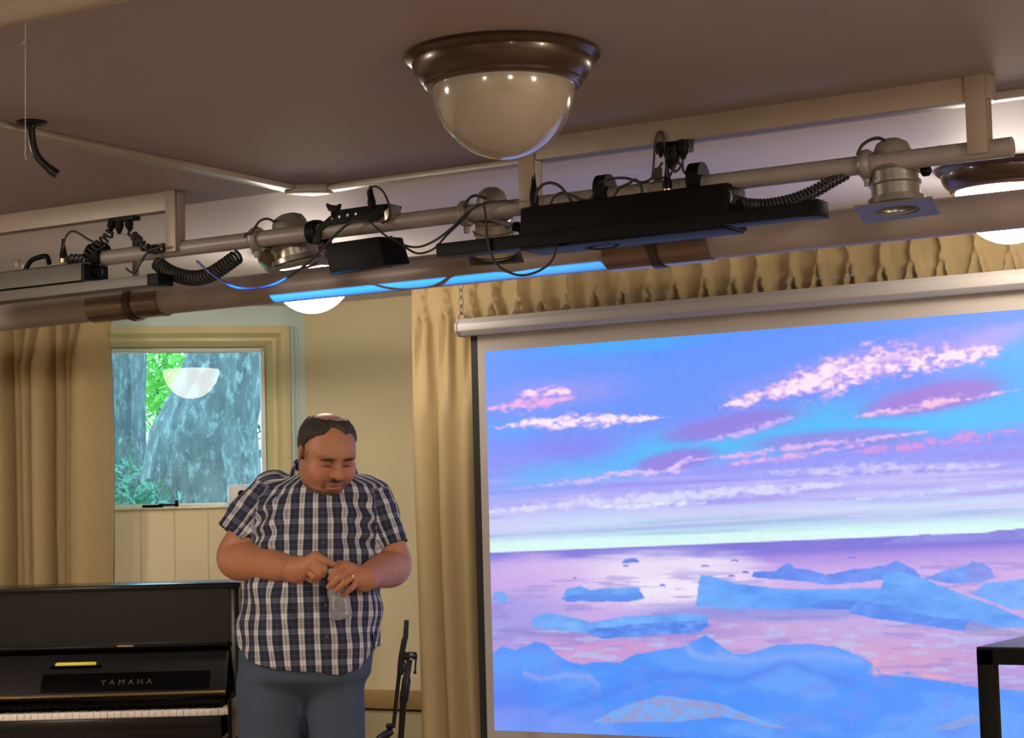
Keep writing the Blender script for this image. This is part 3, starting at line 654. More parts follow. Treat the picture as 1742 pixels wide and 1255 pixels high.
for x in (cx0, xe-.010): MB().prism([(x, (y-YS)*1.04+YS, zc_+hc*1.04*z) for y, z in oc], (.010, 0, 0)).build('end_cap', 'screen_case', scr, bevel=.002)
bxl, bxw = atY(803, 700, YS)[0], atY(815, 700, YS)[0]
MB().between((bxl, YS+.003, sz0_-.09), (xe-(bxl-cx0), YS+.006, c0+.01)).build('black_border', 'screen_black', scr)
MB().between((bxw, YS+.0005, sz0_-.06), (xe-(bxw-cx0), YS+.003, c0+.01)).build('cloth', 'screen_cloth', scr)
MB().tube([(bxl, YS+.004, sz0_-.10), (xe-(bxl-cx0), YS+.004, sz0_-.10)], .014, 14).build('bottom_bar', 'black', scr)
hkx = atY(785, 540, YS)[0]
ch = MB(); top = ZC; z = c1+.004
ch.tube(spline([(hkx+.013*math.cos(a), YS, c1+.014+.017*math.sin(a)) for a in np.linspace(0, 2*math.pi, 14)[:-1]], 3, True), .0036, 8, closed=True)
z = c1+.026; k = 0
while z < ZC-.02:
    L_ = .030; R_ = .0085
    ring = [np.array([math.cos(a)*R_, 0, math.sin(a)*L_*.62]) for a in np.linspace(0, 2*math.pi, 17)[:-1]]
    ring = [p if k % 2 else np.array([0, p[0], p[2]]) for p in ring]
    ch.tube([np.array([hkx, YS, z+L_*.5])+p for p in ring], .0026, 8, closed=True); z += L_; k += 1
ch.build('hanging_chain', 'chain', scr)
ch2 = [p for p in ()]

# ------------------------------------------------------------------ the projected picture: colours on a fine grid
def picture():
    x1 = sx0+sw_; n = int((min(x1, -1.30)-sx0)/.0045); m = int((sz1_-sz0_)/.0042)
    xs = np.linspace(sx0, sx0+n*.0045, n+1); zs = np.linspace(sz1_, sz0_, m+1)
    if xs[-1] < x1: xs = np.r_[xs, np.linspace(xs[-1], x1, 60)[1:]]
    X, Z = np.meshgrid(xs, zs); n = len(xs)
    V = np.stack([X, np.full_like(X, YS-.0008), Z], -1)
    v = V.reshape(-1, 3)-CAM; zc = v@FW; px = W/2+FL*(v@RT)/zc; py = H/2-FL*(v@UP)/zc
    C = sum(paint(px+a, py+b) for a, b in ((-.55, -.2), (.2, -.55), (.55, .2), (-.2, .55)))/4
    me = bpy.data.meshes.new('projected_picture')
    idx = np.arange(n*(m+1)).reshape(m+1, n)
    F = np.stack([idx[:-1, :-1], idx[1:, :-1], idx[1:, 1:], idx[:-1, 1:]], -1).reshape(-1, 4)
    loc = np.array(scr.location)
    me.vertices.add(n*(m+1)); me.vertices.foreach_set('co', (V.reshape(-1, 3)-loc).astype(np.float32).ravel())
    me.loops.add(F.size); me.loops.foreach_set('vertex_index', F.ravel().astype(np.int32))
    me.polygons.add(len(F)); me.polygons.foreach_set('loop_start', np.arange(0, F.size, 4, dtype=np.int32))
    me.update(calc_edges=True)
    ca = me.color_attributes.new('picture', 'FLOAT_COLOR', 'POINT')
    ca.data.foreach_set('color', np.c_[C, np.ones(len(C))].astype(np.float32).ravel())
    mt = bpy.data.materials.new('projected_picture'); mt.use_nodes = True; nt = mt.node_tree; p = nt.nodes['Principled BSDF']
    at = nt.nodes.new('ShaderNodeAttribute'); at.attribute_name = 'picture'
    p.inputs['Base Color'].default_value = (.06, .06, .06, 1); p.inputs['Roughness'].default_value = .8
    nt.links.new(at.outputs['Color'], p.inputs['Emission Color']); p.inputs['Emission Strength'].default_value = PICT
    me.materials.append(mt)
    o = bpy.data.objects.new('projected_picture', me); COL.objects.link(o); o.parent = scr
    o['label'] = 'glowing picture of icebergs at sunset'
PICT = 0.80
def sm(a, b, x): t = np.clip((x-a)/(b-a), 0, 1); return t*t*(3-2*t)
def inpoly(P, x, y):
    P = np.asarray(P, float); r = np.zeros(x.shape, bool); j = len(P)-1
    for i in range(len(P)):
        xi, yi = P[i]; xj, yj = P[j]
        if yi != yj: r ^= ((yi > y) != (yj > y)) & (x < (xj-xi)*(y-yi)/(yj-yi)+xi)
        j = i
    return r
def paint(x, y):
    C = np.zeros((len(x), 3)); hz = 940-.0405*(x-835); top = 598-.0796*(x-825)
    t = np.clip((hz-y)/(hz-top), 0, 1.05)
    st = [(0, (222, 252, 250)), (.045, (214, 250, 250)), (.075, (184, 212, 244)), (.10, (190, 206, 250)), (.13, (200, 226, 252)), (.20, (184, 186, 250)), (.27, (166, 166, 249)), (.36, (142, 152, 251)), (.48, (122, 144, 252)), (.60, (100, 146, 253)), (.75, (90, 146, 254)), (1.05, (80, 146, 255))]
    ts = [s[0] for s in st]
    for k in range(3): C[:, k] = np.interp(t, ts, [s[1][k] for s in st])
    def blend(col, a):
        a = np.clip(a, 0, 1)[:, None]; C[:] = C*(1-a)+np.asarray(col, float)*a
    yr = y+.10*(x-835)
    n1 = fbm2(x/70, yr/22, 5); n2 = fbm2(x/22+50, yr/9, 5); n5 = fbm2(x/9+20, yr/5, 4)
    sky = sm(.8, -.8, y-hz)
    yr = y+.05*(x-835)
    n4 = fbm2(x/260+9, yr/9, 5)
    blend((214, 200, 252), .60*sm(.48, .70, n4)*sm(.05, .12, t)*sm(.46, .24, t))
    blend((150, 130, 236), .50*sm(.50, .30, n4)*sm(.12, .2, t)*sm(.5, .33, t))
    blend((150, 185, 226), .65*sm(.54, .36, fbm2(x/300, yr/6+80, 4))*sm(.03, .06, t)*sm(.15, .10, t))
    def el(cx, cy, rx, ry, slope, col, a=1., soft=.5, wob=.5, nn=None):
        dx = (x-cx); dy = y-cy-slope*dx; nn_ = n1 if nn is None else nn
        d = np.sqrt((dx/rx)**2+(dy/ry)**2)+wob*(nn_-.5)
        blend(col, a*sm(1+soft*.5, 1-soft*.5, d)*sky)
    def wisp(x0, y0, x1, y1, th, core, rim, a=1., bow=0., gain=1.5, cut=.62):
        s_ = (x-x0)/(x1-x0); c = np.clip(s_, 0, 1); yc = y0+(y1-y0)*s_+bow*4*s_*(1-s_)
        d = np.abs(y-yc)/(th*(.35+.65*np.sin(np.pi*np.clip(c, .02, .98))**.6))+np.maximum(0, np.abs(s_-.5)-.5)*9
        den = (.62+.12*(gain-1.5)*4)*np.exp(-d*d*.8)+np.exp(-d*d*.22)*2.6*(.5*n2+.5*n5-.5)
        blend(rim, .9*a*sm(.12, .52, den)*sky); blend(core, a*sm(.36, .80, den)*sky)
    el(1720, 690, 150, 40, -.1, (70, 190, 255), .8, 1.4); el(1240, 745, 330, 30, -.2, (62, 190, 255), .85, 1.3); el(1480, 735, 260, 22, -.12, (52, 196, 255), .85, 1.2)
    el(930, 735, 110, 18, .05, (70, 170, 255), .6, 1.4); el(1690, 600, 90, 30, -.3, (120, 180, 255), .5, 1.4); el(1742, 640, 60, 60, 0, (50, 180, 255), .8, 1.4)
    el(1050, 585, 130, 16, -.08, (30, 180, 255), .55, 1.3)
    el(1500, 612, 200, 24, -.22, (180, 152, 247), .6, 1.6, .9); el(1690, 575, 75, 16, -.35, (190, 165, 246), .6, 1.4, .9)
    el(955, 668, 110, 24, -.1, (166, 150, 248), .6, 1.5); wisp(838, 694, 960, 678, 9, (240, 178, 236), (216, 158, 236), .95); wisp(885, 670, 965, 666, 8, (252, 220, 246), (226, 170, 240)); el(975, 755, 75, 28, .05, (134, 122, 242), .6, 1.4)
    wisp(872, 722, 1098, 711, 10, (250, 232, 252), (212, 178, 246), 1, 0, 1.7); wisp(843, 726, 862, 725, 4, (244, 200, 240), (220, 170, 240))
    wisp(1245, 686, 1420, 640, 15, (250, 226, 250), (206, 160, 242), 1, 0, 1.7); wisp(1330, 662, 1560, 600, 26, (252, 230, 250), (212, 166, 242), 1, 0, 1.75); wisp(1480, 626, 1690, 598, 18, (252, 230, 250), (208, 162, 242), 1, 0, 1.7)
    el(1250, 720, 108, 22, -.17, (152, 128, 232), .55, 1.2, .3); el(1240, 724, 100, 17, -.19, (146, 116, 224), .75, .6, .25); wisp(1200, 752, 1358, 708, 6, (214, 186, 248), (180, 160, 248), .8)
    el(1592, 672, 118, 26, -.17, (150, 126, 232), .6, 1.0, .3); el(1590, 676, 108, 21, -.17, (164, 116, 218), .75, .6, .2); wisp(1472, 706, 1702, 668, 7, (248, 196, 226), (206, 160, 236), .95)
    el(1150, 783, 66, 17, -.17, (154, 118, 226), .85, .8, .4); wisp(1030, 806, 1165, 800, 5, (232, 204, 250), (190, 170, 248), .9); wisp(1130, 804, 1185, 772, 5, (232, 204, 250), (190, 170, 248), .8)
    el(1420, 748, 140, 17, -.06, (150, 126, 230), .8, .8, .3); wisp(1200, 780, 1545, 738, 6, (226, 188, 244), (184, 160, 244), .85); wisp(1240, 790, 1460, 758, 6, (232, 186, 238), (190, 150, 240), .8); wisp(1460, 768, 1760, 732, 9, (214, 150, 226), (178, 140, 240), .85)
    wisp(1330, 803, 1680, 792, 9, (214, 206, 252), (186, 184, 251), .8); wisp(890, 830, 1080, 806, 5, (220, 200, 250), (180, 170, 250), .8); wisp(840, 868, 1400, 826, 10, (226, 226, 254), (196, 200, 252), .7, 0, 1.8); wisp(1030, 862, 1190, 856, 5, (236, 240, 254), (206, 214, 252), .8); wisp(1440, 850, 1742, 822, 5, (206, 220, 254), (180, 190, 250), .7)
    # hills on the horizon at the right
    def poly(P, col, sh=0., edge=None, sc=12.):
        m = inpoly(P, x+5*(n5-.5), y+4*(n2-.5)); c = np.asarray(col, float)
        g = (fbm2(x/(sc*2.2), y/sc*1.3+col[0], 4)-.5)*1.5*sh
        C[m] = np.clip(c+g[m][:, None]*np.array([70, 60, 35]), 0, 255)
        return m
    # water
    w = 1-sky; d = np.clip((y-hz)/300, 0, 1)
    wc = [(0, (120, 112, 220)), (.06, (122, 114, 222)), (.10, (172, 142, 230)), (.2, (208, 176, 238)), (.45, (196, 165, 232)), (.7, (186, 150, 222)), (1, (176, 150, 222))]
    for k in range(3): C[:, k] = C[:, k]*sky+w*np.interp(d, [s[0] for s in wc], [s[1][k] for s in wc])
    nw = fbm2(x/70, y/7, 5); nw2 = fbm2(x/40+40, y/6+9, 4)
    def wel(cx, cy, rx, ry, col, a, soft=1.): dd = np.sqrt(((x-cx)/rx)**2+((y-cy)/ry)**2)+.7*(nw-.5); blend(col, a*sm(1+soft*.5, 1-soft*.5, dd)*w)
    wel(1130, 985, 150, 46, (244, 236, 252), .95); wel(1050, 968, 240, 20, (236, 220, 250), .7); wel(900, 985, 120, 40, (206, 170, 236), .6); wel(880, 1060, 90, 50, (150, 150, 232), .7)
    wel(1010, 1100, 110, 30, (206, 152, 212), .8); wel(1250, 1075, 110, 40, (214, 160, 222), .7); wel(1420, 1090, 220, 40, (196, 168, 224), .7); wel(1500, 1125, 150, 30, (214, 160, 206), .7); wel(1300, 1040, 180, 16, (128, 140, 226), .8); wel(1060, 1075, 200, 16, (140, 130, 210), .6)
    blend((176, 206, 250), .55*w*sm(.56, .68, nw2)*sm(1040, 1070, y)); blend((140, 128, 216), .5*w*sm(.42, .3, nw)*sm(.1, .2, d))
    poly([(1500, 925), (1540, 912), (1570, 908), (1600, 909), (1660, 907), (1700, 901), (1742, 899), (1990, 880), (1990, 905), (1742, 918)], (132, 132, 226), .3)
    def cp(L): return [(800+a*.5408, 880+b*.5411) for a, b in L]
    B = (84, 152, 250)
    poly(cp([(475, 140), (490, 132), (515, 128), (530, 136), (528, 142), (480, 143)]), (96, 130, 232)); poly(cp([(70, 262), (72, 236), (100, 232), (118, 242), (116, 272)]), (120, 165, 244))
    for a, b, s in ((605, 212, 12), (738, 152, 18), (830, 137, 14), (1200, 126, 20), (865, 172, 14), (330, 192, 7), (820, 184, 14), (490, 152, 12)): poly(cp([(a-s, b+2), (a-s*.3, b-4), (a+s*.6, b-3), (a+s, b+3)]), (110, 120, 222))
    poly(cp([(885, 188), (890, 170), (960, 168), (985, 152), (1003, 143), (1022, 160), (1060, 162), (1120, 180), (1230, 160), (1310, 150), (1340, 135), (1400, 165), (1420, 192), (1300, 196), (1120, 212), (1040, 200)]), (92, 140, 244), .5)
    poly(cp([(1418, 192), (1480, 170), (1560, 150), (1582, 135), (1620, 148), (1640, 165), (1652, 190), (1600, 206), (1500, 206)]), (98, 150, 246), .4); poly(cp([(1560, 152), (1582, 135), (1640, 165), (1652, 190), (1570, 206)]), (126, 146, 236), .3)
    poly(cp([(1575, 240), (1620, 205), (1742, 195), (2190, 190), (2190, 300), (1700, 290)]), (108, 168, 252), .4)
    poly(cp([(285, 255), (300, 232), (310, 222), (345, 215), (380, 230), (430, 222), (530, 220), (548, 255), (500, 263), (400, 263), (300, 264)]), (100, 166, 252), .5); poly(cp([(290, 256), (320, 240), (420, 244), (540, 240), (548, 256), (500, 264), (400, 264), (300, 264)]), (82, 138, 240), .4)
    poly(cp([(195, 318), (240, 298), (300, 310), (380, 330), (480, 312), (600, 306), (745, 302), (748, 345), (700, 365), (560, 372), (420, 380), (360, 362), (195, 345)]), (104, 168, 252), .5); poly(cp([(380, 352), (480, 340), (600, 330), (746, 322), (748, 345), (700, 365), (560, 372), (420, 380), (370, 366)]), (84, 142, 242), .8, sc=6)
    poly(cp([(715, 300), (1200, 292), (1190, 310), (720, 310)]), (150, 150, 226), .2)
    poly(cp([(708, 278), (716, 220), (725, 180), (760, 186), (850, 210), (1000, 225), (1200, 222), (1320, 226), (1230, 288), (1000, 288), (820, 288)]), (86, 158, 252), .6, sc=20); poly(cp([(708, 278), (716, 220), (725, 180), (762, 200), (850, 258), (900, 288), (820, 288)]), (100, 168, 252), .4); poly(cp([(1060, 275), (1110, 262), (1240, 258), (1220, 288), (1080, 288)]), (72, 132, 240), .3)
    poly(cp([(1190, 298), (1230, 250), (1290, 225), (1300, 180), (1340, 170), (1420, 190), (1480, 215), (1600, 260), (1700, 300), (1742, 320), (2190, 380), (2190, 420), (1742, 345), (1640, 350), (1550, 358), (1380, 332), (1270, 318)]), (96, 166, 253), .6, sc=22)
    poly(cp([(1192, 298), (1225, 262), (1330, 280), (1450, 312), (1575, 322), (1550, 358), (1380, 332), (1270, 318)]), (78, 140, 244), .5); poly(cp([(1575, 322), (1660, 345), (1640, 360), (1550, 358)]), (140, 146, 220), .3); poly(cp([(1550, 362), (1660, 350), (1742, 362), (1742, 372), (1600, 374)]), (160, 150, 205), .3)
    # wide snow slope in front
    fg = [(70, 425), (100, 405), (140, 418), (180, 402), (205, 390), (240, 398), (260, 420), (300, 448), (350, 462), (400, 452), (470, 455), (520, 430), (600, 416), (660, 408), (700, 388), (742, 368), (790, 405), (830, 428), (870, 430), (930, 412), (970, 400), (1060, 396), (1150, 405), (1230, 438), (1270, 462), (1300, 490), (1380, 486), (1430, 505), (1560, 528), (1742, 545), (2190, 560), (2190, 760), (60, 760)]
    m = poly(cp(fg), (72, 150, 254), 0); nf = fbm2(x/90+3, y/40, 5); nr = fbm2(x/35, y/16+4, 4)
    def fbl(col, a): blend(col, a*m)
    fbl((58, 142, 255), .7*sm(.42, .62, nf)); fbl((112, 172, 255), .45*sm(.5, .34, nf)*sm(1010, 1200, y)); fbl((110, 140, 244), .45*sm(.55, .7, nr))
    fbl((84, 122, 246), .8*sm(0, 1, (1255-y)/60)*sm(960, 860, x)*sm(1120, 1200, y)); fbl((130, 150, 246), .6*sm(1190, 1215, y)*sm(1150, 900, x))
    for L, col, wd_ in (([(680, 400), (700, 430), (760, 445), (840, 440)], (150, 175, 250), 6), ([(170, 490), (220, 510), (300, 495), (370, 500), (400, 525)], (150, 165, 246), 5), ([(560, 500), (700, 495), (850, 510), (960, 470), (990, 450), (1050, 475), (1200, 520)], (64, 128, 244), 7), ([(780, 420), (830, 455), (960, 440), (1100, 430), (1230, 450)], (126, 166, 252), 8), ([(250, 620), (330, 590), (420, 560), (500, 530)], (70, 128, 246), 6), ([(1270, 455), (1275, 490)], (244, 170, 190), 5)):
        P = np.array(cp(L)); dm = np.full(len(x), 1e9)
        for a, b in zip(P[:-1], P[1:]):
            ab = b-a; tt = np.clip(((x-a[0])*ab[0]+(y-a[1])*ab[1])/(ab@ab), 0, 1); dm = np.minimum(dm, np.hypot(x-a[0]-tt*ab[0], y-a[1]-tt*ab[1]))
        blend(col, .7*np.exp(-(dm/wd_)**2))
    blend((236, 172, 205), .7*sm(6, 0, np.abs(y-(880+.5411*490)-(.06*(x-1490))-10*(n2-.5)))*sm(1470, 1500, x)*sm(1640, 1600, x))
    sl = inpoly(cp([(385, 645), (440, 612), (500, 588), (600, 562), (700, 572), (800, 590), (860, 612), (930, 640), (1010, 662), (940, 658), (800, 626), (660, 640), (560, 640), (430, 648)]), x+6*(n2-.5), y+6*(n1-.5))
    ns = fbm2(x/11+7, y/5, 4); blend((150, 156, 214), .9*sl); blend((108, 172, 252), .95*sl*sm(.50, .56, ns))
    s2 = inpoly(cp([(1450, 665), (1520, 640), (1590, 615), (1600, 640), (1520, 668)]), x, y); blend((150, 160, 215), .7*s2)
    C[:] = np.clip(C+(fbm2(x/5, y/5, 2)-.5)[:, None]*8, 0, 255)
    c = C/255.
    return np.where(c <= .04045, c/12.92, ((c+.055)/1.055)**2.4)
picture()

# ================================================================== the man: fields on a grid, turned into one surface each
D0P = 6.1
GP = atD(530, 880, D0P).copy(); GP[2] = 0
RP = rotz(YAW)
def Q(px, py, dep=0.): return RP.T@(atD(px, py, D0P+dep)-GP)
def smin(a, b, k):
    h = np.maximum(k-np.abs(a-b), 0)/k
    return np.minimum(a, b)-h*h*k*.25
def smax(a, b, k): return -smin(-a, -b, k)
class Field:
    def __init__(s, lo, hi, h):
        s.lo = np.array(lo, float); s.h = h; s.n = np.ceil((np.array(hi)-s.lo)/h).astype(int)+1
        s.F = np.full(s.n, .5, np.float32)
    def sub(s, lo, hi):
        a = np.maximum(np.floor((np.asarray(lo)-s.lo)/s.h).astype(int), 0); b = np.minimum(np.ceil((np.asarray(hi)-s.lo)/s.h).astype(int)+1, s.n)
        sl = tuple(slice(i, j) for i, j in zip(a, b))
        X = np.meshgrid(*[s.lo[k]+s.h*np.arange(a[k], b[k]) for k in range(3)], indexing='ij', sparse=True)
        return sl, X
    def put(s, lo, hi, fn, k=.01, op='add'):
        sl, X = s.sub(np.asarray(lo)-k-.012, np.asarray(hi)+k+.012)
        if any(d.stop <= d.start for d in sl): return s
        d = fn(*X).astype(np.float32)
        s.F[sl] = smin(s.F[sl], d, k) if op == 'add' else smax(s.F[sl], -d, k)
        return s
    def cap(s, a, b, ra, rb, k=.01, op='add'):
        a = np.asarray(a, float); b = np.asarray(b, float); ab = b-a; L = ab@ab+1e-12; r = max(ra, rb)
        def fn(x, y, z):
            t = np.clip(((x-a[0])*ab[0]+(y-a[1])*ab[1]+(z-a[2])*ab[2])/L, 0, 1)
            return np.sqrt((x-a[0]-t*ab[0])**2+(y-a[1]-t*ab[1])**2+(z-a[2]-t*ab[2])**2)-(ra+(rb-ra)*t)
        return s.put(np.minimum(a, b)-r, np.maximum(a, b)+r, fn, k, op)
    def ell(s, c, r, B=None, k=.01, op='add'):
        c = np.asarray(c, float); r = np.asarray(r, float); B = np.eye(3) if B is None else np.asarray(B); m = r.max()
        def fn(x, y, z):
            dx, dy, dz = x-c[0], y-c[1], z-c[2]; p = [B[0, i]*dx+B[1, i]*dy+B[2, i]*dz for i in range(3)]
            k0 = np.sqrt(sum((p[i]/r[i])**2 for i in range(3))); k1 = np.sqrt(sum((p[i]/r[i]**2)**2 for i in range(3)))+1e-6
            return k0*(k0-1)/k1
        return s.put(c-m, c+m, fn, k, op)
    def chain(s, P, R, k=.006):
        for i in range(len(P)-1): s.cap(P[i], P[i+1], R[i], R[i+1], k)
        return s
    def mesh(s):
        F = s.F; I = F < 0; nx, ny, nz = s.n
        c = np.zeros((nx-1, ny-1, nz-1), np.int8)
        for i in (0, 1):
            for j in (0, 1):
                for k in (0, 1): c += I[i:nx-1+i, j:ny-1+j, k:nz-1+k]
        act = np.argwhere((c > 0) & (c < 8)); del c
        idm = np.full((nx-1)*(ny-1)*(nz-1), -1, np.int32); lin_ = (act[:, 0]*(ny-1)+act[:, 1])*(nz-1)+act[:, 2]; idm[lin_] = np.arange(len(act))
        pos = np.zeros((len(act), 3)); cnt = np.zeros(len(act))
        cor = [(i, j, k) for i in (0, 1) for j in (0, 1) for k in (0, 1)]
        val = {q_: F[act[:, 0]+q_[0], act[:, 1]+q_[1], act[:, 2]+q_[2]].astype(float) for q_ in cor}
        for a in cor:
            for ax in range(3):
                if a[ax]: continue
                b = tuple(1 if i == ax else a[i] for i in range(3)); va, vb = val[a], val[b]; m = (va < 0) != (vb < 0)
                t = np.where(m, va/(va-vb+1e-12), 0)
                p = np.tile(np.array(a, float), (len(act), 1)); p[:, ax] += t
                pos[m] += p[m]; cnt += m
        V = s.lo+s.h*(act+pos/cnt[:, None]); Qd = []
        for ax in range(3):
            u, w = [(1, 2), (2, 0), (0, 1)][ax]
            A_ = I[tuple(slice(0, -1) if i == ax else slice(1, -1) for i in range(3))]; B_ = I[tuple(slice(1, None) if i == ax else slice(1, -1) for i in range(3))]
            e = np.argwhere(A_ != B_); off = np.array([0 if i == ax else 1 for i in range(3)]); e0 = e+off
            flip = A_[tuple(e.T)]
            def cid(du, dw):
                t = e0.copy(); t[:, u] += du; t[:, w] += dw; return idm[(t[:, 0]*(ny-1)+t[:, 1])*(nz-1)+t[:, 2]]
            qd = np.stack([cid(-1, -1), cid(0, -1), cid(0, 0), cid(-1, 0)], 1); qd[~flip] = qd[~flip][:, ::-1]; Qd.append(qd)
        return V, np.concatenate(Qd)
def raw_mesh(name, V, F, m, parent=None, attrs=(), loc=None, rz=0., smooth_it=0):
    if smooth_it:                                     # light Laplacian smoothing
        e = np.concatenate([F[:, [0, 1]], F[:, [1, 2]], F[:, [2, 3]], F[:, [3, 0]]])
        for _ in range(smooth_it):
            S = np.zeros_like(V); n = np.zeros(len(V))
            for k in range(3): S[:, k] = np.bincount(e[:, 0], V[e[:, 1], k], len(V))+np.bincount(e[:, 1], V[e[:, 0], k], len(V))
            n = np.bincount(e[:, 0], minlength=len(V))+np.bincount(e[:, 1], minlength=len(V))
            V = V*.45+.55*S/np.maximum(n, 1)[:, None]
    me = bpy.data.meshes.new(name); me.vertices.add(len(V)); me.vertices.foreach_set('co', V.astype(np.float32).ravel())
    me.loops.add(F.size); me.loops.foreach_set('vertex_index', F.ravel().astype(np.int32)); me.polygons.add(len(F)); me.polygons.foreach_set('loop_start', np.arange(0, F.size, 4, dtype=np.int32))
    me.update(calc_edges=True); me.validate(); me.polygons.foreach_set('use_smooth', [True]*len(me.polygons))
    for nm, ty, arr in attrs:
        at = me.attributes.new(nm, ty, 'POINT'); at.data.foreach_set('color' if 'COLOR' in ty else 'vector', arr.astype(np.float32).ravel())
    me.materials.append(M[m]); o = bpy.data.objects.new(name, me); COL.objects.link(o)
    if parent: o.parent = parent
    if loc is not None: o.location = tuple(loc); o.rotation_euler = (0, 0, rz)
    return o

def skin_mat():
    m = mat('skin', (.5, .3, .2), .42, var=.05, bump=.12, bscale=160)
    nt = m.node_tree; p = nt.nodes['Principled BSDF']; at = nt.nodes.new('ShaderNodeAttribute'); at.attribute_name = 'tone'
    nt.links.new(at.outputs['Color'], p.inputs['Base Color'])
    p.inputs['Specular IOR Level'].default_value = .3; p.inputs['Subsurface Weight'].default_value = .10; p.inputs['Subsurface Radius'].default_value = (.012, .005, .003); p.inputs['Subsurface Scale'].default_value = .6
    return m
def plaid_mat():
    m = bpy.data.materials.new('plaid_shirt_cotton'); m.use_nodes = True; nt = m.node_tree; N = nt.nodes; L = nt.links; p = N['Principled BSDF']
    at = N.new('ShaderNodeAttribute'); at.attribute_name = 'cloth'; sp = N.new('ShaderNodeSeparateXYZ'); L.new(at.outputs['Vector'], sp.inputs[0])
    def mth(op, a, b=None, c=None):
        n = N.new('ShaderNodeMath'); n.operation = op
        for i, v in enumerate((a, b, c)):
            if v is None: continue
            if isinstance(v, (int, float)): n.inputs[i].default_value = v
            else: L.new(v, n.inputs[i])
        return n.outputs[0]
    def band(src, period, off, half, soft):          # 1 inside a stripe, 0 outside
        d = mth('PINGPONG', mth('ADD', src, off), period/2)
        n = N.new('ShaderNodeMapRange'); n.interpolation_type = 'SMOOTHSTEP'; L.new(d, n.inputs[0]); n.inputs[1].default_value = half+soft; n.inputs[2].default_value = half; return n.outputs[0]
    U, V = sp.outputs[0], sp.outputs[1]
    u1 = mth('SUBTRACT', band(U, PLU, 0, .0078, .002), mth('MULTIPLY', band(U, PLU, 0, .0008, .001), .45))
    v1 = mth('SUBTRACT', band(V, PLV, 0, .0070, .0022), mth('MULTIPLY', band(V, PLV, 0, .0008, .001), .35))
    u2 = band(U, PLU, PLU/2, .0012, .001); v2 = band(V, PLV, PLV/2, .0012, .001)
    tot = mth('ADD', mth('MULTIPLY', u1, .62), mth('MULTIPLY', v1, .21)); tot = mth('ADD', tot, mth('MULTIPLY', mth('MULTIPLY', u1, v1), .25))
    tot = mth('ADD', tot, mth('MULTIPLY', mth('ADD', u2, v2), .08))
    nz = N.new('ShaderNodeTexNoise'); nz.inputs['Scale'].default_value = 14; tot = mth('MULTIPLY', tot, mth('ADD', mth('MULTIPLY', nz.outputs['Fac'], .5), .75))
    cr = N.new('ShaderNodeValToRGB'); L.new(tot, cr.inputs[0]); e = cr.color_ramp.elements
    e[0].color = (.008, .012, .036, 1); e[1].color = (.56, .55, .54, 1); e[1].position = 1.0
    q_ = e.new(.30); q_.color = (.085, .092, .15, 1); q_ = e.new(.62); q_.color = (.34, .34, .36, 1)
    L.new(cr.outputs[0], p.inputs['Base Color']); p.inputs['Roughness'].default_value = .85
    n2 = N.new('ShaderNodeTexNoise'); n2.inputs['Scale'].default_value = 26; n2.inputs['Detail'].default_value = 3; tc = N.new('ShaderNodeTexCoord')
    mp = N.new('ShaderNodeMapping'); mp.inputs['Scale'].default_value = (1, 1, .45); L.new(tc.outputs['Object'], mp.inputs[0]); L.new(mp.outputs[0], n2.inputs['Vector'])
    b = N.new('ShaderNodeBump'); b.inputs['Strength'].default_value = .8; b.inputs['Distance'].default_value = .015; L.new(n2.outputs['Fac'], b.inputs['Height']); L.new(b.outputs[0], p.inputs['Normal'])
    return m
PLU, PLV = .0465, .0475
M['skin'] = skin_mat(); M['shirt'] = plaid_mat()

# head axes: turned a little to the right of the picture and bowed towards the hands
_y, _p = math.radians(27), math.radians(25)
HF = np.array([math.sin(_y)*math.cos(_p), -math.cos(_y)*math.cos(_p), -math.sin(_p)]); HS = np.array([math.cos(_y), math.sin(_y), 0]); HU = np.cross(HF, HS)
HB = np.stack([HS, HF, HU], 1); HC = Q(557, 769, -.08)
def hp(s, f, u): return HC+HB@np.array([s, f, u])

# torso sections down the shirt: pixel row, centre, half width (px), front, back (m)
TOR = np.array([(794, 553, 30, .065, .105), (803, 551, 44, .078, .112), (813, 548, 64, .095, .118), (826, 545, 92, .115, .122), (845, 542, 104, .135, .125), (880, 541, 110, .165, .128), (930, 537, 111, .195, .130), (990, 530, 117, .222, .132), (1050, 526, 120, .238, .134), (1100, 525, 118, .228, .136), (1150, 527, 113, .205, .138), (1190, 528, 108, .17, .138)], float)
TC = np.array([Q(r[1], r[0]) for r in TOR]); TW = np.array([np.linalg.norm(Q(r[1]+r[2], r[0])-Q(r[1]-r[2], r[0]))/2 for r in TOR])
def tpar(z):
    o = np.argsort(TC[:, 2]); zz = TC[o, 2]
    return [np.interp(z, zz, v[o]) for v in (TC[:, 0], TC[:, 1]-.0, TW, TOR[:, 3], TOR[:, 4])]
def torso(x, y, z, off=0., n=2.35):
    cx, cy, rx, rf, rb = tpar(z); dx = x-cx; dy = y-.03
    ry = np.where(dy < 0, rf+.03, rb-.03+.03)
    rx = rx+off; ry = ry+off
    d = (np.abs(dx/rx)**n+np.abs(dy/ry)**n)**(1/n)
    return (d-1)*np.minimum(rx, ry)*.85

def limb(Bf, P, R_):
    P = spline(P, 10); r = np.interp(np.linspace(0, len(R_)-1, len(P)), range(len(R_)), R_); r = np.convolve(np.pad(r, 5, mode='edge'), np.ones(11)/11, 'valid')
    for i in range(len(P)-1): Bf.cap(P[i], P[i+1], r[i], r[i+1], .004)
# arms and hands in the picture: shoulder, elbow, wrist
SL, EL, WL = Q(456, 842, .03), Q(402, 950, -.03), Q(505, 969, -.275)
SR, ER, WR = Q(630, 848, .03), Q(668, 962, -.02), Q(619, 984, -.275)
B = Field((-.37, -.44, 0.0), (.38, .24, 1.80), .0032)
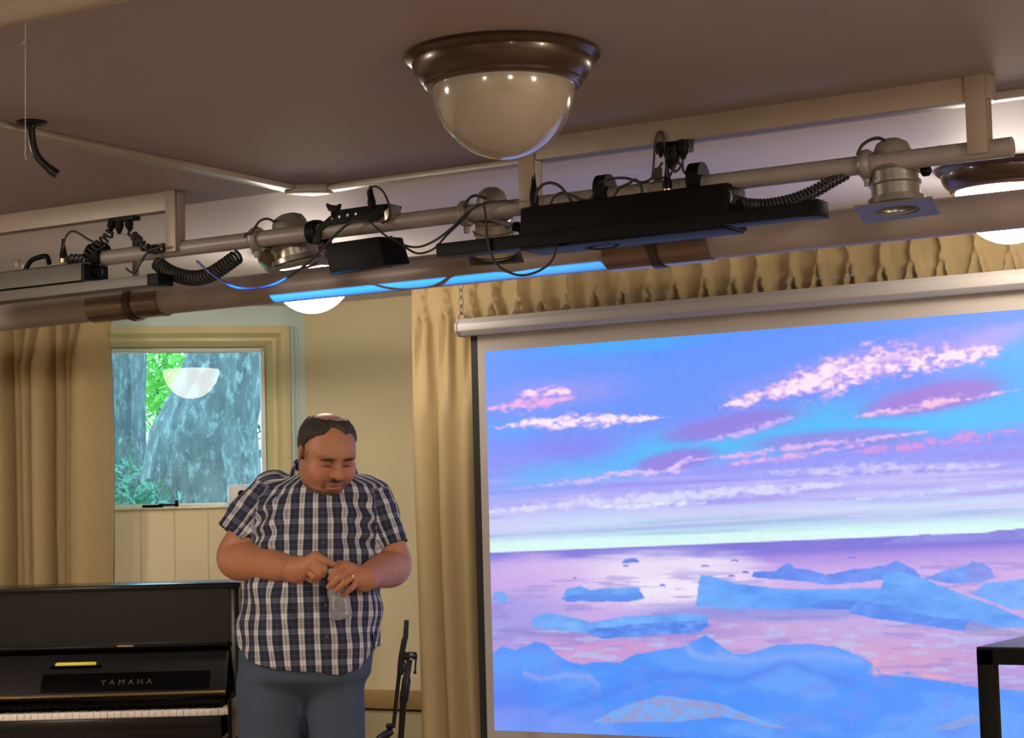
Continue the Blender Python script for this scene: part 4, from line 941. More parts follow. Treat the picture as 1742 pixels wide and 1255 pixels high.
# trunk and legs under the clothes
sl, X = B.sub((-.3, -.25, 1.0), (.3, .2, 1.66)); B.F[sl] = np.minimum(B.F[sl], np.maximum(torso(*X, off=-.026), np.maximum(X[2]-1.60, 1.02-X[2])).astype(np.float32))
for px_, w in ((468, 1), (572, 1)):
    a = Q(px_, 1130, .03); a[2] = .98; kn = np.array([a[0]*1.02, .02, .50]); an = np.array([a[0]*1.04, .06, .09])
    B.cap(a, kn, .085, .062, .03); B.cap(kn, an, .060, .040, .03); B.cap(an+np.array([0, .02, -.04]), an+np.array([0, -.15, -.055]), .036, .030, .02)
# arms
ml = EL*.5+WL*.5+np.array([0, 0, -.003])
limb(B, [SL, SL*.4+EL*.6, EL, EL*.62+WL*.38, EL*.2+WL*.8, WL], [.060, .060, .0605, .0575, .0395, .0335])
limb(B, [SR, SR*.4+ER*.6, ER, ER*.58+WR*.42, ER*.18+WR*.82, WR], [.058, .059, .0590, .0525, .0375, .0325])
# the hand on the left of the picture: fist pinching the cap
hl = {k: Q(*v) for k, v in dict(i0=(537, 944, -.305), i1=(557, 955, -.322), i2=(566, 960, -.312), i3=(571, 961, -.305), m0=(535, 953, -.312), m1=(551, 968, -.330), m2=(550, 977, -.308), m3=(543, 978, -.290), r0=(528, 961, -.312), r1=(543, 976, -.326), r2=(541, 984, -.304), r3=(534, 983, -.290), p0=(520, 968, -.305), p1=(533, 980, -.317), p2=(531, 987, -.298), p3=(524, 985, -.288), t0=(514, 972, -.272), t1=(538, 968, -.280), t2=(556, 966, -.290), t3=(567, 963, -.298)).items()}
B.cap(WL, (hl['i0']+hl['m0'])/2, .033, .0155, .02); B.cap(WL, (hl['r0']+hl['p0'])/2, .033, .0150, .02); B.cap(hl['i0'], hl['p0'], .0130, .0115, .014)
def finger(d, f, R, k=.0025): B.chain([d[f+str(j)] for j in range(4)], R, k)
finger(hl, 'i', (.0125, .0112, .0098, .0085)); finger(hl, 'm', (.0125, .0115, .0100, .0090)); finger(hl, 'r', (.0120, .0108, .0096, .0086)); finger(hl, 'p', (.0110, .0096, .0086, .0078)); finger(hl, 't', (.0165, .0140, .0118, .0100))
# the hand on the right of the picture: fingers laid over the bottle
hr = {k: Q(*v) for k, v in dict(i0=(587, 962, -.305), i1=(573, 969, -.334), i2=(566, 978, -.334), i3=(561, 985, -.324), m0=(594, 968, -.313), m1=(577, 981, -.343), m2=(566, 991, -.343), m3=(559, 998, -.332), r0=(601, 977, -.315), r1=(587, 990, -.343), r2=(577, 999, -.342), r3=(570, 1005, -.331), p0=(608, 988, -.308), p1=(598, 1000, -.328), p2=(590, 1007, -.327), p3=(584, 1013, -.319), t0=(606, 968, -.275), t1=(590, 961, -.285), t2=(577, 959, -.296), t3=(569, 962, -.303)).items()}
B.cap(WR, (hr['i0']+hr['m0'])/2, .031, .0150, .02); B.cap(WR, (hr['r0']+hr['p0'])/2, .031, .0145, .02); B.cap(hr['i0'], hr['p0'], .0128, .0115, .014)
finger(hr, 'i', (.0120, .0106, .0094, .0082)); finger(hr, 'm', (.0125, .0108, .0096, .0084)); finger(hr, 'r', (.0120, .0105, .0094, .0082)); finger(hr, 'p', (.0108, .0094, .0084, .0075)); finger(hr, 't', (.0160, .0135, .0112, .0098))
# neck and head
B.cap(Q(549, 822, .04), hp(0, -.03, -.06), .080, .070, .03)
def he(c, r, k=.012, op='add', R=None): B.ell(hp(*c), r, HB if R is None else HB@R, k, op)
he((0, -.012, .030), (.0815, .100, .087), .02); he((0, .030, -.008), (.0725, .066, .086), .03); he((0, .020, -.062), (.0745, .062, .056), .03)
he((0, .060, -.098), (.030, .028, .026), .02); he((0, .018, -.106), (.069, .058, .036), .03)
for s_ in (-1, 1):
    he((s_*.044, .056, -.040), (.033, .032, .036), .02); he((s_*.030, .086, .0185), (.030, .0145, .0095), .012)
he((0, .060, -.070), (.038, .036, .034), .02)
for s_ in (-1, 1):
    he((s_*.0315, .097, -.003), (.0185, .019, .0105), .010, 'sub'); he((s_*.0315, .0745, -.003), (.0150, .0145, .0120), .004)
B.cap(hp(0, .093, .008), hp(0, .116, -.030), .0085, .0130, .012); B.cap(hp(0, .117, -.032), hp(0, .105, -.036), .0115, .010, .008)
for s_ in (-1, 1): he((s_*.0135, .103, -.035), (.0095, .0110, .0085), .006); he((s_*.0075, .112, -.0445), (.0045, .006, .004), .003, 'sub')
he((0, .0945, -.068), (.0235, .0085, .0055), .006); he((0, .0925, -.082), (.0200, .0085, .0065), .006); he((0, .106, -.0745), (.0235, .010, .0022), .004, 'sub'); he((0, .098, -.092), (.017, .008, .005), .008, 'sub')
for s_ in (-1, 1):
    he((s_*.085, -.010, -.002), (.0085, .021, .031), .006, 'add', rotz(s_*-.35)); he((s_*.0955, -.004, .002), (.007, .010, .017), .005, 'sub')
V, F = B.mesh()
# tones of the skin, beard shadow, lips, brows and painted shade in the eye sockets
hv = (V-HC)@HB; s_, f_, u_ = hv.T
n_ = noise3(V[:, 0]*45, V[:, 1]*45, V[:, 2]*45); n2_ = noise3(V[:, 0]*170, V[:, 1]*170, V[:, 2]*170)
T = np.tile(np.array([.375, .168, .098]), (len(V), 1))*(1+.16*(n_-.5)+.12*(n2_-.5))[:, None]
inhead = (V[:, 2] > HC[2]-.17) & (np.hypot(s_, f_) < .16)
def tone(col, a):
    a = (np.clip(a, 0, 1)*inhead)[:, None]; T[:] = T*(1-a)+np.array(col)*a
def g(c, r): return np.exp(-(((s_-c[0])/r[0])**2+((f_-c[1])/r[1])**2+((u_-c[2])/r[2])**2))
tone((.46, .17, .12), .55*g((-.045, .08, -.035), (.03, .05, .025))+.55*g((.045, .08, -.035), (.03, .05, .025))+.5*g((0, .12, -.03), (.016, .03, .014)))
bd = (.060, .034, .025); rough = .65+.7*n2_
tone(bd, rough*(.80*sm(-.088, -.100, u_)*sm(.0, .03, f_)+.0)); tone(bd, rough*.60*sm(-.072, -.100, u_)*sm(.055, .066, np.abs(s_))*sm(-.03, .02, f_))
tone((.035, .02, .015), rough*1.35*g((0, .105, -.0580), (.032, .05, .0085))); tone((.05, .028, .02), rough*.9*(g((-.033, .095, -.075), (.008, .04, .016))+g((.033, .095, -.075), (.008, .04, .016))))
tone((.055, .03, .022), rough*.9*g((0, .10, -.100), (.024, .05, .012))); tone((.36, .12, .095), .8*(g((0, .1, -.082), (.019, .05, .0055))+g((0, .1, -.068), (.02, .05, .004)))); tone((.06, .02, .018), .95*g((0, .1, -.0745), (.022, .05, .0020)))
for sg in (-1, 1):
    tone((.24, .095, .06), .75*g((sg*.029, .09, .002), (.022, .05, .013)))
    tone((.028, .017, .012), 1.25*g((sg*.034, .09, .0165+.0), (.023, .05, .0064))); tone((.014, .008, .007), 1.25*g((sg*.0315, .09, -.0110), (.0175, .05, .0036)))
    tone((.36, .15, .11), .45*g((sg*.0315, .09, -.004), (.016, .05, .006)))
tone((.10, .06, .045), .5*rough*sm(.068, .074, np.abs(s_))*sm(-.03, -.015, u_)*sm(.03, .01, u_)*sm(-.005, .01, f_)*sm(.045, .03, f_))
arm = ~inhead
T[arm] *= (np.array([1.02, .98, .92]))
T = np.clip(T, .01, .9)
man = raw_mesh('person', V, F, 'skin', None, [('tone', 'FLOAT_COLOR', np.c_[T, np.ones(len(T))])], GP, YAW, 1)
tag(man, 'heavyset person in a navy and white plaid short-sleeved shirt, head bowed, opening a bottle', 'person')

# hair: a thin cap with a bald crown, receding corners and a forelock
Hr = Field(HC-.14, HC+.14, .0030)
sl, X = Hr.sub(HC-.14, HC+.14); dx, dy, dz = [X[i]-HC[i] for i in range(3)]
hs, hf, hu = [HB[0, i]*dx+HB[1, i]*dy+HB[2, i]*dz for i in range(3)]
nzz = noise3(hs*160+90, hf*45+90, hu*60+90)+.5*noise3(hs*380+90, hf*110+90, hu*110+90)
hr_ = np.array([.0815, .100, .087]); k0 = np.sqrt((hs/hr_[0])**2+((hf+.012)/hr_[1])**2+((hu-.03)/hr_[2])**2); k1 = np.sqrt((hs/hr_[0]**2)**2+((hf+.012)/hr_[1]**2)**2+((hu-.03)/hr_[2]**2)**2)+1e-6
sk = k0*(k0-1)/k1
ah = np.abs(hs)
top_lim = .056+.020*np.exp(-((hs-.028)/.013)**2)-.012*np.exp(-((hs+.014)/.018)**2)-.006*np.exp(-((hs-.052)/.012)**2)+.008*np.exp(-((hs+.052)/.014)**2)
side_lim = np.interp(hu, [-.06, -.035, .0, .03, .06, .09], [-.03, .012, .020, .014, .034, .046])
wtop = np.clip((hu-.068)/.025, 0, 1)
reg = hf-(side_lim*(1-wtop)+top_lim*wtop)
reg = np.maximum(reg, -.050-hu+.35*np.clip(-.02-hf, 0, 1))
bald = 1-np.sqrt(((hf+.040)/.054)**2+((hs-.004)/.046)**2)
reg = np.maximum(reg, np.where(hu > .07, bald*.05, -1))
reg = reg+.010*(nzz-.75)
Hr.F[sl] = np.maximum(sk-.0095*np.clip(-reg/.014, 0, 1)*(1+.35*(nzz-.75)), reg*.8)
Hr.F[sl] = np.maximum(Hr.F[sl], -(sk+.008))
ear = np.minimum(np.sqrt(((ah-.085)/.5)**2+(hf+.008)**2+((hu+.004)/1.4)**2)-.021, 1); Hr.F[sl] = np.maximum(Hr.F[sl], -ear)
V, F = Hr.mesh(); raw_mesh('hair', V, F, 'hair', man, smooth_it=0)

# shirt
S = Field((-.37, -.33, .84), (.38, .24, 1.68), .0042)
sl, X = S.sub((-.37, -.33, .84), (.38, .24, 1.68))
w3 = np.zeros(S.F.shape, np.float32)
xx, yy, zz_ = np.broadcast_arrays(*X)
w3 = .0045*np.sin(zz_*46+6*np.sin(xx*9)+xx*14)*np.clip(1-np.abs(zz_-1.22)/.34, 0, 1)+.024*(noise3(xx*11+50, yy*11+50, zz_*7+50)-.5)+.015*(noise3(xx*24+50, yy*24+50, zz_*15+80)-.5)
for sg in (-1, 1):                                    # creases running down and in from each armpit
    dg = (zz_-1.40)*.80+(sg*xx-.19)*.60; al = (zz_-1.40)*.60-(sg*xx-.19)*.80
    w3 = w3+.0065*np.sin(dg*105+3*np.sin(al*16)+sg)*np.exp(-(dg/.085)**2)*np.exp(-((al-.03)/.15)**2)*(yy < .03)
w3 = w3+.006*np.clip((1.10-zz_)/.2, 0, 1)*np.sin(np.arctan2(xx-.0, -(yy-.03))*11+zz_*5)
hemx = [Q(p, 1120)[0] for p in (400, 415, 440, 490, 540, 590, 620, 640)]; hemz = [Q(p, y_, -.15)[2] for p, y_ in ((400, 1086), (415, 1100), (440, 1124), (490, 1136), (540, 1139), (590, 1145), (620, 1136), (640, 1106))]
zh = np.interp(X[0], hemx, hemz)
ztop = Q(552, 796)[2]
tt = torso(*X)
Ft = (tt+w3)
Fs = None
SLE = []
for a, b, ra, rb in ((Q(462, 838, .025), Q(401, 914, -.015), .074, .0655), (Q(626, 845, .025), Q(664, 932, -.015), .070, .0610)):
    ab = b-a; L_ = np.linalg.norm(ab); ax = ab/L_; SLE.append((a, ax, L_))
    t = (X[0]-a[0])*ax[0]+(X[1]-a[1])*ax[1]+(X[2]-a[2])*ax[2]
    qx, qy, qz = X[0]-a[0]-np.clip(t, 0, 9)*ax[0], X[1]-a[1]-np.clip(t, 0, 9)*ax[1], X[2]-a[2]-np.clip(t, 0, 9)*ax[2]
    dd = np.sqrt(qx**2+qy**2+qz**2)-(ra+(rb-ra)*np.clip(t/L_, 0, 1.2))
    dd = dd+.7*w3+.004*np.sin(t*60+xx*30)*np.clip(t/L_, 0, 1)
    cav = np.maximum(dd+.006, L_-.035-t)
    dd = np.maximum(np.maximum(dd, t-L_), -cav)
    Ft = smin(Ft, dd, .035)
inner = tt+.010
Ft = np.maximum(Ft, zh-X[2])
Ft = np.maximum(Ft, -np.maximum(inner, X[2]-(zh+.06)))
Ft = np.maximum(Ft, X[2]-ztop)
S.F[sl] = Ft.astype(np.float32)
V, F = S.mesh()
def cloth_uv(V):
    cx, cy, rx, rf, rb = tpar(V[:, 2]); dx = V[:, 0]-cx; dy = V[:, 1]-.03
    th = np.arctan2(dx/rx, -dy/np.where(dy < 0, rf+.03, rb))
    pcx = np.interp(V[:, 2], [Q(560, 1140)[2], Q(545, 850)[2]], [Q(560, 1140)[0], Q(545, 850)[0]])
    u = th*.215-(pcx-cx)*.9; v = V[:, 2].copy()+.10*np.abs(th)**2*.05
    for a, ax, L_ in SLE:
        d = V-a; t = d@ax; r = np.linalg.norm(d-t[:, None]*ax, axis=1)
        side = np.sign(a[0])
        m = (t > .0) & (t < L_+.03) & (r < .10) & (np.abs(dx)-rx > -.012) if True else None
        b1 = np.cross(ax, [0, -1., 0]); b1 /= np.linalg.norm(b1); b2 = np.cross(ax, b1)
        ph = np.arctan2(d@b1, d@b2)
        u[m] = (ph*.062+.010*side)[m]; v[m] = t[m]
    return np.c_[u, v, np.zeros(len(V))]
shirt = raw_mesh('shirt', V, F, 'shirt', man, [('cloth', 'FLOAT_VECTOR', cloth_uv(V))], smooth_it=1)
shirt['label'] = 'navy and white plaid short-sleeved shirt'
def front_y(x, z):                                    # where the shirt front is, read back from the field
    i = int(round((x-S.lo[0])/S.h)); k = int(round((z-S.lo[2])/S.h)); col = S.F[i, :, k]; j = int(np.argmax(col < 0))
    if j == 0: return -.2
    return S.lo[1]+S.h*(j-1+col[j-1]/(col[j-1]-col[j]))
def strip(name, m, parent, rows, off, cols=5):
    G = np.zeros((len(rows), cols+2, 3))
    for r, (x0, x1, z) in enumerate(rows):
        for c in range(cols):
            x = x0+(x1-x0)*c/(cols-1); G[r, c+1] = (x, front_y(x, z)-off, z)
        G[r, 0] = G[r, 1]+np.array([-.001, off+.002, 0]); G[r, -1] = G[r, -2]+np.array([.001, off+.002, 0])
    n = cols+2; V = G.reshape(-1, 3); F = np.array([(i*n+j, (i+1)*n+j, (i+1)*n+j+1, i*n+j+1) for i in range(len(rows)-1) for j in range(n-1)])
    uv = cloth_uv(V); return raw_mesh(name, V, F, m, parent, [('cloth', 'FLOAT_VECTOR', uv)])
def pl(y_): return np.interp(y_, [850, 1140], [546, 562])
rows = []
for y_ in np.linspace(838, 1136, 60):
    a = Q(pl(y_)-9.5, y_, -.2); b = Q(pl(y_)+9.5, y_, -.2); rows.append((a[0], b[0], a[2]))
strip('placket', 'shirt', shirt, rows, .004)
for y_ in (872, 922, 975, 1028, 1081):
    c = Q(pl(y_), y_, -.2); fy = front_y(c[0], c[2]); b_ = MB().lathe([(0, 0), (.0052, 0), (.0056, .0012), (.0045, .0026), (0, .0022)], GP+RP@np.array([c[0], fy-.0035, c[2]]), RP@np.array([0, -1., 0.1]), 16); b_.build('button', 'button', shirt)
# collar
def collar():
    n = 72; G = []; C0 = Q(551, 808, .045)
    for i in range(n):
        ph = math.radians(-154+308*i/(n-1)); fr = abs(ph)/math.radians(154)          # 0 at the nape, 1 at the front opening
        sx, sy = math.sin(ph), math.cos(ph)
        zt = .082-.102*fr**1.6
        e = .010+.018*fr**2; out = .016+.010*fr; dn = .040+.012*fr**3
        rx, ry = .088, .088
        row = []
        for rr, z in ((-.002, -.035), (.0, 0.), (.003, .003), (.007, .001), (out*.7, -dn*.5), (out, -dn), (out-.004, -dn-.001)):
            row.append(C0+np.array([(rx+rr)*sx, (ry+rr)*sy-.035*fr, zt+z]))
        G.append(row)
    G = np.array(G); m = G.shape[1]; V = G.reshape(-1, 3); F = np.array([(i*m+j, (i+1)*m+j, (i+1)*m+j+1, i*m+j+1) for i in range(n-1) for j in range(m-1)])
    uv = np.zeros((len(V), 3)); uv[:, 0] = np.repeat(np.linspace(0, .5, n), m); uv[:, 1] = np.tile(np.array([0, .035, .038, .040, .062, .083, .086]), n)+.012
    raw_mesh('collar', V, F, 'shirt', shirt, [('cloth', 'FLOAT_VECTOR', uv)])
collar()
# ring
c = hr['r0']*.62+hr['r1']*.38; ax = hr['r1']-hr['r0']; ax /= np.linalg.norm(ax)
MB().lathe([(.0122, -.003), (.0138, -.0025), (.0142, 0), (.0138, .0025), (.0122, .003)], GP+RP@c, RP@ax, 28).build('ring', 'gold', man)
# jeans
J = Field((-.32, -.30, .03), (.32, .24, 1.04), .0065)
sl, X = J.sub((-.32, -.30, .03), (.32, .24, 1.04)); xx, yy, zz_ = np.broadcast_arrays(*X)
fz = .010*(noise3(xx*10+40, yy*10+40, zz_*9+40)-.5)+.006*np.sin(zz_*38+xx*20)*np.clip((.55-zz_)/.4, .1, 1)
Fj = np.maximum(torso(*X, off=-.014-.105*sm(.95, .855, X[2])), np.maximum(X[2]-1.03, .835-X[2]))
for pxa, rxp in ((464, 57), (570, 50)):
    a = Q(pxa, 1180); rx0 = rxp*.00185; sg = np.sign(a[0])
    cx = np.interp(X[2], [.05, .5, .95], [a[0]+sg*.015, a[0]+sg*.008, a[0]]); cy = np.interp(X[2], [.05, .5, .95], [.07, .02, .0])
    rx = np.interp(X[2], [.05, .5, .80, .93, 1.02], [.075, .085, rx0*.97, rx0, rx0*.88]); ry = np.interp(X[2], [.05, .5, .95], [.085, .095, .150])
    d = ((np.abs((X[0]-cx)/rx)**2.3+np.abs((X[1]-cy)/ry)**2.3)**(1/2.3)-1)*np.minimum(rx, ry)
    Fj = smin(Fj, np.maximum(d, np.maximum(X[2]-1.03, .045-X[2])), .03)
J.F[sl] = (Fj+fz).astype(np.float32)
V, F = J.mesh(); raw_mesh('jeans', V, F, 'jeans', man, smooth_it=1)
for sg in (-1, 1):
    c = GP+RP@np.array([sg*.115+.0, -.03, 0]); mb = MB()
    prof = [(.0, .10), (.036, .09), (.045, .05), (.046, .02), (.046, .0)]
    ang = np.linspace(0, 2*math.pi, 41)
    G = np.array([[c+RP@np.array([r*math.cos(a)*1.02, .07+(.10 if math.sin(a) > 0 else -.0)*0+math.sin(a)*r*(2.6 if math.sin(a) < 0 else 1.6), z]) for a in ang] for r, z in ((.002, .085), (.030, .085), (.043, .060), (.048, .025), (.048, .0), (.002, .0))])
    mb.grid(G).build('shoe', 'shoe', man)

# clear water bottle under the hands
bt0, bt1 = GP+RP@Q(563, 966, -.300), GP+RP@Q(584, 1051, -.285)
bax = bt1-bt0; bL = np.linalg.norm(bax); bax /= bL
wb = thing('water_bottle', 'clear plastic water bottle held under the hands in front of the shirt', 'bottle', bt1)
MB().lathe([(0, .014), (.0120, .014), (.0120, .026), (.0135, .030), (.014, .036), (.020, .050), (.0275, .066), (.0300, .078), (.0288, .088), (.0300, .098), (.0300, bL-.014), (.0285, bL-.004), (.022, bL), (.008, bL-.006), (0, bL-.008)], bt0, bax, 36).build('bottle_body', 'clear', wb, angle=50)
MB().lathe([(0, 0), (.0125, 0), (.0140, .002), (.0140, .014), (0, .014)], bt0, bax, 30).build('cap', 'white_plastic', wb)

# ================================================================== upright piano
DP = 6.92
PO = atD(200, 900, DP).copy(); PO[2] = 0
def pc(px, py, D): return RP.T@(atD(px, py, D)-PO)
pr = pc(407, 995, DP)[0]; plx = pr-1.49
pia = thing('upright_piano', 'black lacquered upright piano with open keyboard, left of the standing person', 'piano', PO, YAW)
def pw(x, y, z): return PO+RP@np.array([x, y, z])
def pbox(x0, x1, y0, y1, z0, z1): return MB().box(pw((x0+x1)/2, (y0+y1)/2, (z0+z1)/2), (x1-x0, y1-y0, z1-z0), RP)
def zat(py, D, px=200): return pc(px, py, D)[2]
zt = zat(995, DP-.02)
pbox(plx-.01, pr+.01, -.035, .36, zt-.020, zt).build('lid', 'piano', pia, bevel=.004)
for x in (plx, pr-.035): pbox(x, x+.035, -.005, .34, 0, zt-.02).build('side', 'piano', pia, bevel=.003)
pbox(plx+.035, pr-.035, .30, .335, .05, zt-.02).build('back', 'piano', pia)
z1 = zat(1101, DP); pbox(plx+.035, pr-.035, .0, .022, z1, zt-.02).build('upper_panel', 'piano', pia)
z1b = zat(1096, DP-.05); pbox(plx+.035, pr-.035, -.055, .0, z1b-.010, z1b).build('ledge', 'piano', pia, bevel=.004)
la = pc(203, 1098, DP-.05)[0]; lb = pc(231, 1098, DP-.05)[0]
pbox(la, lb, -.060, -.03, z1b-.007, z1b-.001).build('clasp', 'brasshinge', pia, bevel=.002)
# fallboard folded back: sloping panel with the name board
f0, f1 = zat(1178, DP-.12), zat(1110, DP-.03)
F0, F1 = np.array([0, -.12, f0]), np.array([0, -.02, f1])
def fb(x, t, o=0.):                                     # point on the sloping fallboard, t up its face, o out of it
    p = F0+(F1-F0)*t; nrm = np.array([0, -(F1-F0)[2], (F1-F0)[1]]); nrm /= np.linalg.norm(nrm); p = p+nrm*o; return pw(x, p[1], p[2])
def fslab(x0, x1, t0, t1, o0, o1):
    V = [fb(x, t, o) for o in (o0, o1) for x, t in ((x0, t0), (x1, t0), (x1, t1), (x0, t1))]
    return MB().add(V, [(3, 2, 1, 0), (4, 5, 6, 7), (0, 1, 5, 4), (1, 2, 6, 5), (2, 3, 7, 6), (3, 0, 4, 7)])
fslab(plx+.035, pr-.035, 0, 1, -.018, 0).build('fallboard', 'fallboard', pia, bevel=.003)
na, nb = pc(77, 1158, DP-.08)[0], pc(361, 1158, DP-.08)[0]
nbd = fslab(na, nb, .07, .50, 0, .006); nbd = nbd.build('name_board', 'piano_flat', pia, bevel=.004)
fslab(plx+.035, pr-.035, -.06, .0, -.012, .004).build('hinge_strip', 'brasshinge', pia, bevel=.001)
cu = bpy.data.curves.new('lettering', 'FONT'); cu.body = 'YAMAHA'; cu.size = .030; cu.space_character = 1.75; cu.align_x = 'CENTER'; cu.align_y = 'CENTER'; cu.extrude = .0004; cu.materials.append(M['letter'])
tf = bpy.data.objects.new('lettering_outline', cu); tx = bpy.data.objects.new('lettering', bpy.data.meshes.new_from_object(tf)); COL.objects.link(tx); bpy.data.objects.remove(tf)
ex = RP[:, 0]; ey = fb(0, 1)-fb(0, 0); ey /= np.linalg.norm(ey); ez = np.cross(ex, ey); pt = fb(pc(221, 1160, DP-.08)[0], .25, .0068)
Mt = Matrix(((ex[0], ey[0], ez[0], pt[0]), (ex[1], ey[1], ez[1], pt[1]), (ex[2], ey[2], ez[2], pt[2]), (0, 0, 0, 1)))
tx.parent = nbd; tx.matrix_basis = wmat(pia).inverted() @ Mt
# keyboard
kx1 = pc(402, 1206, DP-.24)[0]; kw = .0236; zk = zat(1205, DP-.22)
mb = MB()
for i in range(52):
    x1 = kx1-i*kw; mb.box(pw(x1-kw/2, -.215, zk-.010), (kw-.0012, .15, .020), RP)
mb.build('white_keys', 'ivory', pia, bevel=.0015)
mb = MB(); pat = (0, 1, 2, 4, 5)
for i in range(51):
    if (i+2) % 7 in (0, 1, 3, 4, 5): mb.box(pw(kx1-(i+1)*kw, -.190, zk+.005), (.010, .095, .012), RP)
mb.build('black_keys', 'black', pia, bevel=.001)
pbox(plx+.036, pr-.036, -.262, -.118, zk+.014, zk+.020).build('key_shade_strip', 'piano_flat', pia, bevel=.001)  # added dark slat standing in for shade over the key tops
pbox(plx+.02, pr-.02, -.315, .30, zk-.105, zk-.022).build('keybed', 'piano', pia, bevel=.004)
pbox(plx+.02, pr-.02, -.318, -.293, zk-.06, zk-.019).build('key_slip', 'piano', pia, bevel=.004)
for x0, x1 in ((plx+.0, kx1-52*kw-.002), (kx1+.002, pr)): pbox(x0, x1, -.315, -.02, zk-.105, zk+.035).build('key_block', 'piano', pia, bevel=.008)
pbox(plx+.035, pr-.035, -.03, -.01, .12, zk-.105).build('lower_panel', 'piano', pia)
pbox(plx+.035, pr-.035, -.04, .30, 0, .12).build('plinth', 'piano', pia, bevel=.003)
for x in (plx+.03, pr-.08): pbox(x, x+.05, -.30, -.25, 0, zk-.105).build('leg', 'piano', pia, bevel=.006)
ma, mb_ = pc(99, 1131, DP-.06), pc(167, 1129, DP-.06)
tm = .72; a = fb(ma[0], tm, .008); b = fb(mb_[0], tm, .008)
fslab(ma[0]-.02, mb_[0]+.02, tm-.075, tm-.055, 0, .014).build('pen_ledge', 'piano_flat', pia, bevel=.001)
t = thing('marker_pen', 'slim yellow marker lying across the fallboard of the piano', 'marker', a, YAW)
MB().tube([a+(b-a)*s for s in (0, .02, .7, .72, .98, 1)], [.0055, .0078, .0078, .0078, .0078, .0055], 16).build('barrel', 'yellow', t)
MB().tube([a-(b-a)*.02, a+(b-a)*.02], .0040, 12).build('tip', 'white_plastic', t)

# ================================================================== folded microphone stand
DM = 6.7
def mq(px, py, d=0.): return atD(px, py, DM+d)
foot = mq(682, 1255)+(mq(682, 1255)-mq(697, 1122))*(mq(682, 1255)[2]-.03)/(mq(697, 1122)[2]-mq(682, 1255)[2])
ms = thing('microphone_stand', 'black microphone stand with folded boom by the wall right of the person', 'microphone stand', (foot[0], foot[1], 0))
MB().tube([mq(697, 1120), mq(692, 1150), mq(691.5, 1156), mq(687, 1190), mq(686, 1197), mq(682, 1255), foot], [.010, .0115, .0155, .0155, .0115, .0105, .0105], 16).build('pole', 'micblack', ms)
MB().tube([mq(692, 1054.5), mq(691.6, 1057), mq(690, 1083), mq(687.6, 1090), mq(683, 1115), mq(681.5, 1130), mq(681, 1146), mq(679, 1148), mq(676, 1172), mq(669.5, 1234)], [.0075, .0085, .0092, .0105, .0102, .0110, .0115, .0075, .0070, .0070], 16).build('boom', 'micblack', ms)
cl = MB().tube([mq(686, 1116), mq(699, 1116), mq(709, 1114)], [.014, .016, .011], 16).build('boom_clutch', 'micblack', ms)
for y_ in (1113, 1121): MB().ball(mq(699, y_, -.017), (.0075, .004, .0042), 12).build('rivet', 'chrome', cl)
MB().tube([mq(708, 1112), mq(707.6, 1122), mq(706.3, 1141)], [.0045, .0035, .0032], 10).ball(mq(706, 1143.5), .0062, 12).build('clutch_lever', 'micblack', ms)
MB().tube(spline([mq(688, 1124), mq(689, 1132), mq(687, 1140), mq(684, 1145)], 6), .0035, 8).build('clip_hook', 'chrome', ms)
MB().tube([mq(657, 1236), mq(660, 1235), mq(672, 1233)], [.008, .0105, .0090], 14).build('microphone_clip', 'micblack', ms)
MB().tube([mq(668, 1243), mq(660, 1247), mq(648, 1256), mq(640, 1266)], [.0105, .0150, .0170, .016], 14).build('height_clutch', 'micblack', ms)
MB().tube([mq(669.5, 1230), mq(663, 1244)], .006, 10).build('boom_joint', 'micblack', ms)
for k in range(3):
    a = k*2*math.pi/3+.4; c = np.array([foot[0], foot[1], .10]); MB().tube([c, c+np.array([.30*math.cos(a), .30*math.sin(a), -.09])], .008, 10).build('leg', 'micblack', ms)

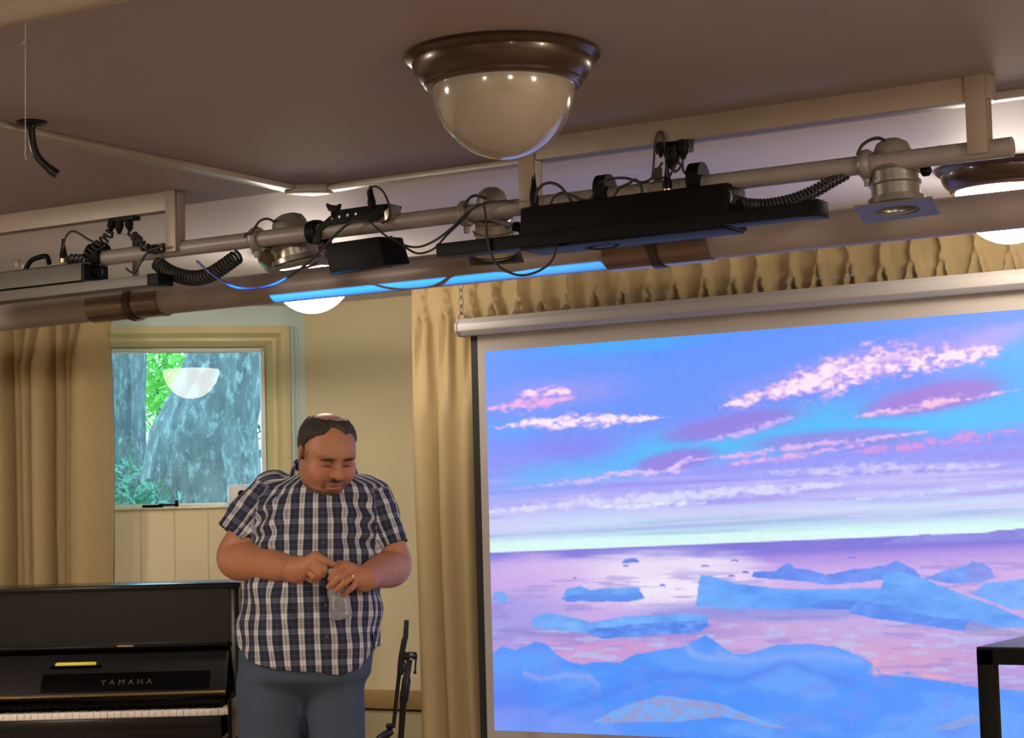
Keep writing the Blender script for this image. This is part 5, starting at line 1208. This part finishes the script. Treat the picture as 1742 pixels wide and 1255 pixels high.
# ================================================================== black lectern frame at the bottom right
DL = 4.0
l0 = atD(1661, 1100, DL); zl = l0[2]
leg = .0345
lec = thing('lectern', 'black square-tube lectern frame in the bottom right corner before the screen', 'lectern', (l0[0]+.3, l0[1]+.25, 0))
MB().between((l0[0], l0[1], zl-.006), (l0[0]+.62, l0[1]+.46, zl)).build('top', 'black_gloss', lec, bevel=.001)
MB().between((l0[0], l0[1]-.001, zl-.036), (l0[0]+.62, l0[1]+.03, zl-.006)).between((l0[0], l0[1]+.43, zl-.036), (l0[0]+.62, l0[1]+.46, zl-.006)).between((l0[0], l0[1]+.03, zl-.036), (l0[0]+.03, l0[1]+.43, zl-.006)).between((l0[0]+.59, l0[1]+.03, zl-.036), (l0[0]+.62, l0[1]+.43, zl-.006)).build('top_frame', 'black', lec)
for x in (l0[0], l0[0]+.62-leg):
    for y in (l0[1]-.001, l0[1]+.46-leg): MB().between((x, y, 0), (x+leg, y+leg, zl-.006)).build('leg', 'black', lec, bevel=.001)
bk = atD(1738, 1094, DL+.25)
t = thing('coil_of_tape', 'small brown roll on the lectern top, cut by the right edge of the photo', 'tape roll', (l0[0]+.115, l0[1]+.26, zl))
MB().lathe([(.012, 0), (.030, 0), (.030, .016), (.012, .016), (.012, 0)], (l0[0]+.115, l0[1]+.26, zl+.0005), (0, 0, 1), 28).build('roll', 'rail', t)

# ================================================================== edge of the projector's beam, caught by the underside of the wide pipe
ld = bpy.data.lights.new('projector_beam', 'SPOT'); ld.energy = 3200; ld.spot_size = math.radians(80); ld.spot_blend = 0; ld.shadow_soft_size = .004; ld.use_nodes = True
lo = bpy.data.objects.new('projector_beam', ld); COL.objects.link(lo); PB = np.array([-3.9, 2.4, 1.97]); lo.location = tuple(PB); lo.rotation_euler = (math.pi/2, 0, 0)
nt = ld.node_tree; N = nt.nodes; L = nt.links; em = N['Emission']; em.inputs[0].default_value = (.0, .30, 1, 1)
tc = N.new('ShaderNodeTexCoord'); sp = N.new('ShaderNodeSeparateXYZ'); L.new(tc.outputs['Normal'], sp.inputs[0])
def mth(op, a, b):
    n = N.new('ShaderNodeMath'); n.operation = op
    for i, v in enumerate((a, b)):
        if isinstance(v, (int, float)): n.inputs[i].default_value = v
        else: L.new(v, n.inputs[i])
    return n.outputs[0]
zz = mth('ABSOLUTE', sp.outputs[2], 0); sxn = mth('DIVIDE', sp.outputs[0], zz); szn = mth('DIVIDE', sp.outputs[1], zz)
pipeY = YD-.02-PB[1]
hi = (2.1585-PB[2])/pipeY; lo_ = (ZD-RD+.0022-PB[2])/(YD-PB[1])
xa = (atY(466, 515, YD-.02)[0]-PB[0])/pipeY; xb = (atY(1033, 452, YD-.02)[0]-PB[0])/pipeY
mk = mth('MULTIPLY', mth('MULTIPLY', mth('GREATER_THAN', szn, lo_), mth('LESS_THAN', szn, hi)), mth('MULTIPLY', mth('GREATER_THAN', sxn, xa), mth('LESS_THAN', sxn, xb)))
L.new(mk, em.inputs[1])
